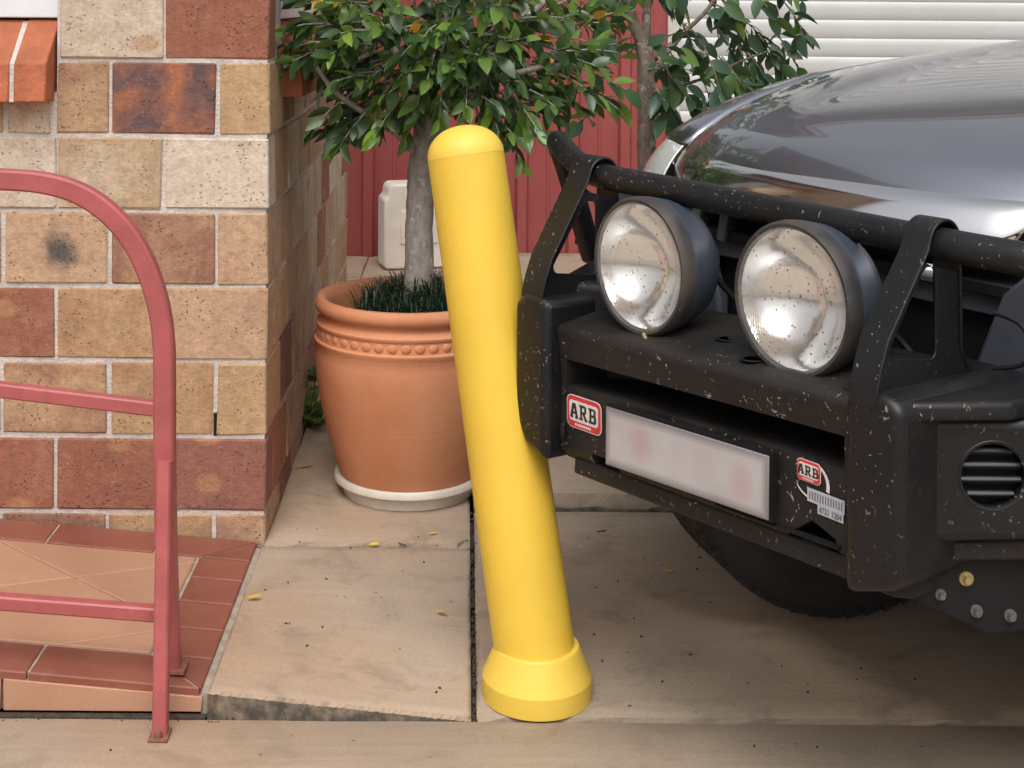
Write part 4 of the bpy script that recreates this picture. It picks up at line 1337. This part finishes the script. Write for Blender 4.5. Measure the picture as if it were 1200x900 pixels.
b = MB(); b.box((0, 0.375, 0.815), (0.72, 0.02, 0.035)); b.build('lower_panel', M['trim'], gri, bevel=0.003)
# original bumper corners in grey plastic between grille and bull bar
for sgn in (-1, 1):
    b = MB()
    b.prism([(0.40, 0.60), (0.44, 0.74), (0.50, 0.90), (0.66, 0.90), (0.78, 0.80), (0.80, 0.60)], lambda a, bb, dd: (sgn * a, 0.30 + (a - 0.40) * 0.45 + dd + (0.9 - bb) * -0.08, bb), 0.0, 0.06)
    cb(b, 'corner_panel', M['trim'], bevel=0.012, seg=3)
    b = MB()
    b.prism([(0.285, 0.60), (0.285, 0.72), (0.335, 0.84), (0.375, 0.875), (0.56, 0.875), (0.56, 0.60)], lambda a, bb, dd: (sgn * a, 0.345 + dd, bb), 0.0, 0.03)
    cb(b, 'corner_panel', M['trim'], bevel=0.008, seg=2)
# chassis, floor and engine bulk that keep the daylight out from below
b = MB()
b.box((0, 0.98, 0.68), (1.10, 1.0, 0.40)); b.box((0, 2.6, 0.50), (1.5, 3.2, 0.22));
cb(b, 'chassis', M['black'])
# body behind the bonnet: cabin shell, windscreen, roof, flanks (out of the picture)
b = MB()
st = [(1.96, 0.70, 1.19, 0.74), (2.0, 0.72, 1.20, 0.75), (2.6, 0.66, 1.72, 0.76), (3.0, 0.64, 1.80, 0.76), (3.6, 0.64, 1.80, 0.76), (4.25, 0.62, 1.70, 0.76), (4.55, 0.70, 1.15, 0.76)]
def ring_(Y, hw_, zt, zs):
    return [(-0.88, Y, 0.40), (-0.89, Y, 0.85), (-0.87, Y, 1.08), (-hw_ - .03, Y, zt - .06), (-hw_ + .06, Y, zt), (hw_ - .06, Y, zt), (hw_ + .03, Y, zt - .06), (0.87, Y, 1.08), (0.89, Y, 0.85), (0.88, Y, 0.40)]
vs = []
for s_ in st: vs += ring_(*s_)
fs = []
for i in range(len(st) - 1):
    for k in range(10):
        fs.append((i * 10 + k, i * 10 + (k + 1) % 10, (i + 1) * 10 + (k + 1) % 10, (i + 1) * 10 + k))
fs += [tuple(range(10)), tuple(range(60, 70))]
b.add(vs, fs); cb(b, 'body', M['paint'], bevel=0.03, seg=2)
b = MB(); b.add([(-0.64, 2.02, 1.235), (0.64, 2.02, 1.235), (0.58, 2.58, 1.69), (-0.58, 2.58, 1.69)], [(0, 1, 2, 3)])
o = cb(b, 'windscreen', M['pane'], fixn=False); s = o.modifiers.new('thick', 'SOLIDIFY'); s.thickness = 0.012; s.offset = 1
for sgn in (-1, 1):
    for y0, y1 in ((2.65, 3.2), (3.3, 3.9)):
        b = MB(); b.add([(sgn * 0.876, y0 + (.0 if y0 > 3 else -.1), 1.12), (sgn * 0.876, y1, 1.12), (sgn * 0.715, y1, 1.66), (sgn * 0.715, y0 + .12, 1.66)], [(0, 1, 2, 3)])
        o = cb(b, 'side_window', M['pane'], fixn=False); s = o.modifiers.new('thick', 'SOLIDIFY'); s.thickness = 0.016; s.offset = 0

# --- wheels
def wheel(X, Y, r=0.385, wd=0.265, steer=0.0):
    root = link('wheel', None, car, (X, Y, r + DZ + 0.02 + z_off(X, Y)))
    root.rotation_euler = (0, 0, steer)
    ax = lambda x, y, z: (z, x, y)
    b = MB()
    b.lathe([(0.20, -wd / 2 + .02), (0.30, -wd / 2), (r - 0.03, -wd / 2 + 0.008), (r - 0.008, -wd / 2 + 0.03), (r - 0.008, wd / 2 - 0.03), (r - 0.03, wd / 2 - 0.008), (0.30, wd / 2), (0.20, wd / 2 - .02)], 56, ax, closed=True)
    ty = b.build('tyre', M['tyre'], root, smooth=True, angle=40)
    t = MB()
    for k in range(56):
        a = 2 * math.pi * k / 56
        for j, (off, w_) in enumerate(((-0.35 * wd, 0.15 * wd), (-0.19 * wd, 0.14 * wd), (0.0, 0.13 * wd), (0.19 * wd, 0.14 * wd), (0.35 * wd, 0.15 * wd))):
            aa = a + (j % 2) * 0.055
            mt = Matrix.Rotation(aa, 3, 'X') @ Matrix.Rotation(R(14 * (1 if j < 2 else -1)), 3, 'Z')
            c = Matrix.Rotation(aa, 3, 'X') @ Vector((off, 0, r - 0.0162))
            t.box(c, (w_, 0.034, 0.018), mt)
    t.build('tread', M['tyre'], root)['kind'] = 'stuff'
    b = MB(); b.lathe([(0.0, -0.03), (0.07, -0.03), (0.12, 0.02), (0.19, 0.03), (0.215, wd / 2 - .03), (0.205, -wd / 2 + .03), (0.10, -wd / 2 + .08), (0.0, -wd / 2 + .08)], 32, ax); b.build('rim', M['dull_silver'], root, smooth=True)
def z_off(X, Y):
    x = CX + 0.557 * X + 0.83 * Y; y = CY - 0.83 * X + 0.557 * Y
    return (z_drive(x, y) if y < 3.44 else 0.086) - 0.02
wheel(-0.335, 0.725, 0.388, 0.205, steer=R(-20)); wheel(0.74, 0.80); wheel(-0.74, 3.55); wheel(0.74, 3.55)

# --- bull bar: pressed centre section with a long slot
cen = MB()
prof = [(0.008, 0.700), (0.0, 0.690), (0.010, 0.640), (0.012, 0.588), (0.012, 0.475), (0.030, 0.455), (0.10, 0.440), (0.24, 0.440), (0.24, 0.722), (0.10, 0.716)]
SK = lambda a, bb, dd: (dd, a, bb + 0.045 * max(0, (dd + 0.34)) * (1 if bb > .45 else 0.9))
cen.prism(prof, SK, -0.350, 0.335)
bump = cb(cen, 'bumper', M['bar_dusty'], bevel=0.006, seg=2)
c1 = MB(); c1.prism([(-0.1, 0.592), (0.15, 0.592), (0.15, 0.640), (-0.1, 0.640)], SK, -0.328, 0.316)
c2 = MB(); c2.prism([(-0.1, 0.452), (0.10, 0.452), (0.10, 0.482), (-0.1, 0.488)], SK, -0.255, -0.185)
c3 = MB(); c3.prism([(0.20, 0.460), (0.305, 0.448), (0.30, 0.486), (0.255, 0.500)], lambda a, bb, dd: (a, dd, bb + .03), -0.05, 0.10)
cut(bump, [c1, c2, c3])
b = MB(); b.prism([(0.02, 0.465), (0.018, 0.436), (0.06, 0.424), (0.26, 0.424), (0.26, 0.465)], SK, -0.315, 0.40)
cb(b, 'skirt', M['bar_dusty'], bevel=0.004)
b = MB(); b.prism([(0.005, 0.478), (0.005, 0.476), (0.016, 0.474), (0.016, 0.48)], SK, 0.06, 0.31); cb(b, 'seam', M['black'])
# corner blocks
b = MB(); b.prism([(-0.348, 0.743), (-0.418, 0.748), (-0.447, 0.728), (-0.447, 0.515), (-0.412, 0.470), (-0.348, 0.452)], XZ, -0.022, 0.26)
cb(b, 'bumper_corner', M['bar_black'], bevel=0.014, seg=3)
b = MB(); b.prism([(0.333, 0.752), (0.405, 0.752), (0.432, 0.735), (0.432, 0.505), (0.41, 0.482), (0.333, 0.455)], XZ, -0.012, 0.26)
cb(b, 'bumper_corner', M['bar_black'], bevel=0.022, seg=4)
# top shelf running back from the right block
b = MB(); b.prism([(0.30, 0.02), (0.43, 0.02), (0.50, 0.14), (0.50, 0.30), (0.30, 0.30)], lambda a, bb, dd: (a, bb, dd), 0.715, 0.742); cb(b, 'shelf', M['bar_black'], bevel=0.008, seg=3)
b = MB(); b.prism([(-0.352, 0.03), (-0.43, 0.03), (-0.50, 0.14), (-0.50, 0.30), (-0.352, 0.30)], lambda a, bb, dd: (a, bb, dd), 0.712, 0.738); cb(b, 'shelf', M['bar_black'], bevel=0.008, seg=3)

# outer wings swept back along the body; W axis follows the wing, N is its outward face
def wing(sgn):
    Wd, Nd = Vector((sgn * 0.557, 0.83, 0)), Vector((sgn * 0.83, -0.557, 0))
    O = Vector((sgn * 0.418, 0.045, 0))
    fn = lambda a, bb, dd: tuple(O + Wd * a - Nd * dd + Vector((0, 0, bb)))
    zt = 0.715 if sgn > 0 else 0.765
    b = MB(); b.prism([(0.0, 0.540), (0.60, 0.555), (0.74, 0.60), (0.74, zt - 0.02), (0.70, zt), (0.0, zt)], fn, 0.0, 0.22)
    o = cb(b, 'bumper_wing', M['bar_black'], bevel=0.014, seg=3)
    fc = (0.103, 0.636)
    ring = [(fc[0] + 0.047 * math.cos(2 * math.pi * k / 40), fc[1] + 0.047 * math.sin(2 * math.pi * k / 40)) for k in range(40)]
    c = MB(); c.prism(ring, fn, -0.05, 0.035)
    cut(o, [c])
    disc = MB(); disc.prism([(fc[0] + (p[0] - fc[0]) * 0.99, fc[1] + (p[1] - fc[1]) * 0.99) for p in ring], fn, 0.030, 0.034)
    fo = cb(disc, 'fog_cover', M['black'])
    rg = MB()
    rg.tube([Vector(fn(fc[0] + 0.0475 * math.cos(2 * math.pi * k / 40), fc[1] + 0.0475 * math.sin(2 * math.pi * k / 40), 0.003)) for k in range(41)], 0.0042, 6, False)
    rg.build('rim', M['bar_black'], fo, smooth=True)
    for j in range(4):
        zz = fc[1] + 0.030 - 0.020 * j
        hw_ = math.sqrt(max(0, 0.0455 ** 2 - (zz - fc[1]) ** 2))
        s_ = MB()
        s_.prism([(zz - 0.008, 0.028), (zz + 0.004, 0.022), (zz + 0.006, 0.010), (zz + 0.001, 0.006), (zz - 0.007, 0.016)], lambda a, bb, dd: fn(fc[0] + dd, a, bb), -hw_ + 0.001, hw_ - 0.001)
        s_.build('slat', M['fog_slat'], fo, bevel=0.0015, seg=2)
    # lower lip and chassis plate with its bolts
    l = MB(); l.prism([(-0.03, 0.505), (0.62, 0.520), (0.62, 0.556), (0.035, 0.536), (-0.03, 0.54)], fn, 0.022, 0.20); cb(l, 'lower_lip', M['bar_dusty'], bevel=0.006)
    p = MB(); p.prism([(-0.085, 0.50), (-0.06, 0.475), (0.112, 0.398), (0.15, 0.398), (0.24, 0.425), (0.30, 0.525), (-0.085, 0.525)], fn, 0.045, 0.055)
    po = cb(p, 'mount_plate', M['black'], bevel=0.003)
    for (a, z, rr_, mk) in ((0.082, 0.476, 0.0105, 'brass'), (0.046, 0.453, 0.008, 'steelbolt'), (0.097, 0.430, 0.009, 'steelbolt'), (0.145, 0.424, 0.009, 'steelbolt'), (0.19, 0.47, 0.012, 'brass')):
        q = MB()
        q.lathe([(rr_, 0.0), (rr_, 0.003), (rr_ * 0.95, 0.004)], 16, lambda x, y, zz: fn(a + x, z + y, 0.045 - zz))
        q.lathe([(rr_ * 0.6, 0.004), (rr_ * 0.6, 0.011), (rr_ * 0.5, 0.0125)], 6, lambda x, y, zz: fn(a + x, z + y, 0.045 - zz))
        q.build('bolt', M[mk], po)
for sgn in (1, -1): wing(sgn)

# hoops: pressed uprights that arch over the top tube
TY = 0.134
def tz(X): return 0.951 - 0.019 * X
def hoop(xa, xb, z0):
    TZ = tz(xa)
    path_ = [(-0.014, z0 - 0.02), (-0.012, z0 + 0.005), (-0.004, z0 + 0.035), (0.010, z0 + 0.072), (0.0945, TZ - 0.006)]
    for k in range(0, 14):
        a = R(166 - k * 166 / 13)
        path_.append((TY + 0.036 * math.cos(a), TZ + 0.0 + 0.036 * math.sin(a)))
    path_ += [(0.172, 0.90), (0.176, z0 + 0.04), (0.195, z0 + 0.005)]
    b = MB()
    th = 0.005
    n = len(path_)
    vs = []
    for i, (y, z) in enumerate(path_):
        y0, z0_ = path_[max(0, i - 1)]; y1, z1 = path_[min(n - 1, i + 1)]
        d_ = Vector((y1 - y0, z1 - z0_)).normalized(); nn = Vector((-d_.y, d_.x))
        for xx in (xa, xb):
            for s_ in (0, -th): vs.append((xx, y + nn.x * s_, z + nn.y * s_))
    fs = []
    for i in range(n - 1):
        a, c = i * 4, (i + 1) * 4
        fs += [(a, c, c + 2, a + 2), (a + 1, a + 3, c + 3, c + 1), (a, a + 1, c + 1, c), (a + 2, c + 2, c + 3, a + 3)]
    fs += [(0, 2, 3, 1), ((n - 1) * 4, (n - 1) * 4 + 1, (n - 1) * 4 + 3, (n - 1) * 4 + 2)]
    b.add(vs, fs)
    o = cb(b, 'upright', M['bar_black'], bevel=0.0015, seg=1)
    outer = [(p[0] + 0.003, p[1]) for p in path_[:4]] + [(0.089, TZ - 0.020), (0.105, TZ - 0.030), (0.150, TZ - 0.040), (0.171, TZ - 0.045), (0.172, 0.90), (0.176, z0 + 0.04), (0.215, z0 - 0.01), (0.0, z0 - 0.02)]
    def rc(cx, cz, r_, a0, a1): return [(cx + r_ * math.cos(R(a0 + (a1 - a0) * k / 5)), cz + r_ * math.sin(R(a0 + (a1 - a0) * k / 5))) for k in range(6)]
    hole = rc(0.030, z0 + 0.056, 0.013, 160, 270) + rc(0.106, z0 + 0.046, 0.013, 270, 360) + [(0.118, 0.902), (0.113, 0.912), (0.096, 0.914), (0.084, 0.904)]
    o2 = plate2d('side_plate', [outer, hole], 0.005, lambda a, bb, dd: (dd, a, bb), M['bar_black'], None)
    o2.parent = o; 
    for v in o2.data.vertices: v.co.x += xb - 0.006
hoop(0.343, 0.392, 0.748); hoop(-0.438, -0.374, 0.742)

# top tube, bent down at both ends to the wings
b = MB()
pts = [(-0.70, 0.37, 0.735), (-0.685, 0.335, 0.80), (-0.665, 0.285, 0.90), (-0.645, 0.245, 0.965), (-0.61, 0.205, 0.998), (-0.56, 0.175, 0.998), (-0.50, 0.152, 0.982), (-0.44, 0.138, 0.967)]
pts += [(X, TY, tz(X)) for X in (-0.38, -0.2, 0.0, 0.2, 0.38, 0.44)] + [(0.52, 0.145, 0.940), (0.58, 0.175, 0.932), (0.63, 0.23, 0.90), (0.66, 0.29, 0.83), (0.68, 0.34, 0.72)]
b.tube(smooth_path(pts, 4), 0.0238, 20)
cb(b, 'top_tube', M['bar_black'], smooth=True, angle=60)
for X, Y, z in ((-0.70, 0.37, 0.762),):
    b = MB(); b.lathe([(0.038, 0.0), (0.038, 0.008), (0.03, 0.010)], 16, lambda x, y, h: (X + x, Y + y, z + h)); cb(b, 'tube_flange', M['bar_black'])

# driving lamps
def lamp(X, Z, yl):
    ax = lambda x, y, h: (X + x, yl + h, Z + y)
    b = MB()
    b.lathe([(0.106, 0.006), (0.1135, 0.0), (0.1185, 0.004), (0.1185, 0.030), (0.1175, 0.034), (0.112, 0.062), (0.098, 0.096), (0.075, 0.120), (0.048, 0.128), (0.045, 0.150), (0.040, 0.155), (0.0, 0.155)], 56, ax)
    b.f = [f for f in b.f if len(f) < 50]; b.mi = [0] * len(b.f)
    o = cb(b, 'spotlight', M['housing'], smooth=True, angle=40)
    r = MB(); r.lathe([(0.1085, 0.004), (0.1105, -0.003), (0.1155, -0.004), (0.1195, 0.002), (0.1205, 0.012), (0.1188, 0.026)], 56, ax, False)
    r.f = [f for f in r.f if len(f) < 50]; r.mi = [0] * len(r.f)
    r.build('rim', M['lamp_ring'], o, smooth=True, angle=40)
    g_ = MB(); pr = []
    for k in range(9):
        t = k / 8; pr.append((0.110 * (1 - t), -0.002 - 0.012 * (1 - (1 - t) ** 2)))
    g_.lathe([(0.110, 0.002)] + pr, 56, ax)
    g_.f = [f for f in g_.f if len(f) < 50]; g_.mi = [0] * len(g_.f)
    g_.build('lens', M['lamp_glass'], o, smooth=True, angle=60)
    f_ = MB(); pr = [(0.109, 0.004), (0.104, 0.008)]
    for k in range(1, 13):
        t = 1 - k / 12; pr.append((0.100 * t, 0.012 + 0.060 * (1 - t * t)))
    f_.lathe(pr, 56, ax)
    f_.f = [f for f in f_.f if len(f) < 50]; f_.mi = [0] * len(f_.f)
    f_.build('reflector', M['reflector'], o, smooth=True, angle=60)
    k_ = MB(); k_.box((X + 0.012, yl + 0.05, Z - 0.113), (0.05, 0.045, 0.03)); k_.tube([(X + 0.01, yl + 0.05, Z - 0.10), (X + 0.01, yl + 0.05, 0.705)], 0.012, 10)
    k_.build('bracket', M['bar_black'], o, bevel=0.003)
    c_ = MB(); c_.tube([(X + 0.022, yl - 0.006, Z - 0.112), (X + 0.034, yl - 0.010, Z - 0.120)], 0.004, 8); c_.build('clip', M['brass'], o)
    w2 = MB(); w2.tube(smooth_path([(X + 0.02, yl + 0.15, Z - 0.02), (X + 0.06, yl + 0.20, Z - 0.09), (X + 0.11, yl + 0.17, 0.738), (X + 0.20, yl + 0.16, 0.726), (X + 0.24, yl + 0.26, 0.74)], 5), 0.006, 7); w2.build('cable', M['black'], o, smooth=True)
lamp(-0.172, 0.830, 0.044); lamp(0.180, 0.836, 0.044)

# cable holes in the top pan
for X, Y in ((-0.01, 0.10), (0.10, 0.045), (0.28, 0.10)):
    b = MB(); b.lathe([(0.014, 0.0), (0.018, 0.0015), (0.021, 0.0)], 20, lambda x, y, h: (X + x, Y + y, 0.7045 + 0.045 * (X + .34) + 0.13 * (Y - .01) + h)); cb(b, 'grommet', M['black'])
# coil and cable beside the right upright
b = MB()
b.lathe([(0.0, 0.0), (0.0125, 0.0)] + [(0.0125 + 0.0012 * (k % 2), 0.0022 * k) for k in range(1, 20)] + [(0.0, 0.044)], 18, lambda x, y, h: (0.262 + h, 0.25 + x, 0.872 + y))
cb(b, 'coil', M['dull_silver'], smooth=True, angle=25)
b = MB(); b.tube(smooth_path([(0.40, 0.235, 0.835), (0.44, 0.24, 0.825), (0.462, 0.235, 0.795), (0.45, 0.23, 0.77), (0.41, 0.22, 0.758)], 5), 0.0035, 6); cb(b, 'aerial_cable', M['black'], smooth=True)

# number plate
b = MB()
pt = [(-0.190, 0.492), (0.190, 0.513), (0.190, 0.610), (-0.190, 0.592)]
b.prism(pt, XZ, -0.012, -0.008)
npl = cb(b, 'number_plate', M['plate'], bevel=0.003)
b = MB(); b.prism([(-0.193, 0.489), (0.193, 0.510), (0.193, 0.613), (-0.193, 0.595)], XZ, -0.007, 0.004); b.build('plate_backing', M['black'], npl)
b = MB(); b.box((-.13, 0.004, 0.548), (0.03, 0.02, 0.03)); b.box((.13, 0.004, 0.562), (0.03, 0.02, 0.03)); b.build('bracket', M['black'], npl)

# stickers
def rrect(w_, h_, r_, n=5):
    out = []
    for cx, cz, a0 in ((w_ / 2 - r_, h_ / 2 - r_, 0), (-w_ / 2 + r_, h_ / 2 - r_, 90), (-w_ / 2 + r_, -h_ / 2 + r_, 180), (w_ / 2 - r_, -h_ / 2 + r_, 270)):
        for k in range(n + 1):
            a = R(a0 + 90 * k / n); out.append((cx + r_ * math.cos(a), cz + r_ * math.sin(a)))
    return out
def put(X, Z, y, tilt=0.0):
    ct, st_ = math.cos(tilt), math.sin(tilt)
    return lambda a, bb, dd: (X + a * ct - bb * st_, y - dd, Z + a * st_ + bb * ct)
def arb(X, Z, w_, h_, y, tilt, parent=None, letters=True):
    f0 = put(X, Z, y, tilt)
    b = MB(); b.prism(rrect(w_ * 1.04, h_ * 1.06, 0.24 * h_), f0, 0.0, 0.0008)
    o = b.build('sticker', M['st_white'], parent or car, (0, 0, 0) if parent else (0, 0, DZ))
    b = MB(); b.prism(rrect(w_, h_, 0.22 * h_), f0, 0.0009, 0.0014); b.build('border', M['st_red'], o)
    f1 = put(X, Z + h_ * 0.035, y, tilt)
    b = MB(); b.prism(rrect(w_ * 0.86, h_ * 0.66, 0.12 * h_), f1, 0.0015, 0.0020); b.build('panel', M['st_white'], o)
    # slab-serif capitals A R B
    H_ = h_ * 0.48; u_ = H_ / 7.0; ux = u_ * 0.86
    L_ = {'A': [(0, 0, 2.6, 1), (4.4, 0, 7, 1), (2, 2, 5, 3)], 'R': [(0, 0, 3, 1), (4.6, 0, 7, 1), (0.8, 0, 2.4, 7), (0, 6, 5, 7), (2, 3, 5, 4), (4.4, 3.6, 6, 6.6)], 'B': [(0, 0, 5.4, 1.1), (0.8, 0, 2.4, 7), (0, 6, 5, 7), (2, 3.1, 5.2, 4.1), (4.4, 3.6, 6, 6.6), (4.6, .5, 6.4, 3.5)]}
    DG = {'A': [((1.0, 0.5), (3.1, 7)), ((3.9, 7), (6.0, 0.5))], 'R': [((3.4, 3.4), (5.8, 0.5))], 'B': []}
    b = MB()
    for i, chh in enumerate('ARB'):
        ox = (-11.6 + i * 8.1) * u_ * 0.86
        fz = put(X, Z + h_ * 0.035, y, tilt)
        k0 = 0
        for (a0, b0, a1, b1) in L_[chh]:
            b.prism([(ox + a0 * ux, (b0 - 3.5) * u_), (ox + a1 * ux, (b0 - 3.5) * u_), (ox + a1 * ux, (b1 - 3.5) * u_), (ox + a0 * ux, (b1 - 3.5) * u_)], fz, 0.0021, 0.0025 + k0 * 0.00002); k0 += 1
        for (p, q_) in DG[chh]:
            tw_ = 0.95
            b.prism([(ox + (p[0] - tw_) * ux, (p[1] - 3.5) * u_), (ox + (p[0] + tw_) * ux, (p[1] - 3.5) * u_), (ox + (q_[0] + tw_) * ux, (q_[1] - 3.5) * u_), (ox + (q_[0] - tw_) * ux, (q_[1] - 3.5) * u_)], fz, 0.0021, 0.0026 + k0 * 0.00002); k0 += 1
    b.build('lettering', M['st_black'], o)
    b = MB()
    for k in range(9):
        a = -w_ * 0.26 + k * w_ * 0.055
        b.prism([(a, -h_ * 0.44), (a + w_ * 0.032, -h_ * 0.44), (a + w_ * 0.032, -h_ * 0.36), (a, -h_ * 0.36)], f0, 0.0015, 0.0019)
    b.build('small_print', M['st_white'], o)
    return o
arb(-0.276, 0.553, 0.094, 0.055, 0.0105, 0.03)
big = arb(0.250, 0.600, 0.044, 0.030, 0.0105, 0.0)
f0 = put(0.270, 0.575, 0.0105, 0.0)
b = MB()
def arc(a0, a1, rx, rz, t0, t1, cx=-0.012, cz=0.012, n=16):
    for k in range(n):
        p, q_ = R(a0 + (a1 - a0) * k / n), R(a0 + (a1 - a0) * (k + 1) / n)
        ta, tb_ = t0 + (t1 - t0) * k / n, t0 + (t1 - t0) * (k + 1) / n
        b.prism([(cx + rx * math.cos(p), cz + rz * math.sin(p)), (cx + (rx + ta) * math.cos(p), cz + (rz + ta) * math.sin(p)), (cx + (rx + tb_) * math.cos(q_), cz + (rz + tb_) * math.sin(q_)), (cx + rx * math.cos(q_), cz + rz * math.sin(q_))], f0, 0.0, 0.0007)
arc(-15, 118, 0.026, 0.026, 0.006, 0.0015)
b.build('swoosh', M['st_white'], big)
b = MB(); arc(205, 262, 0.034, 0.024, 0.001, 0.003); b.build('swoosh', M['st_white'], big)
b = MB(); b.prism([(-0.022, -0.018), (0.048, -0.018), (0.048, 0.002), (-0.022, 0.002)], f0, 0.0009, 0.0013); b.prism([(-0.002, -0.031), (0.046, -0.031), (0.046, -0.0182), (-0.002, -0.0182)], f0, 0.0009, 0.0013); b.build('caption', M['st_grey'], big)
text_mesh('phone_number', '4731 1204', 0.0125, put(0.292, 0.575 - 0.0246, 0.0105 - 0.0014, 0.0), M['st_ink'], big, 0.0003, 0.80)
b = MB()
for k in range(13):
    a = -0.018 + k * 0.005
    b.prism([(a, -0.014), (a + 0.0022, -0.014), (a + 0.0022, -0.002), (a, -0.002)], f0, 0.0014, 0.0017)
b.build('faded_lettering', M['st_ink'], big)
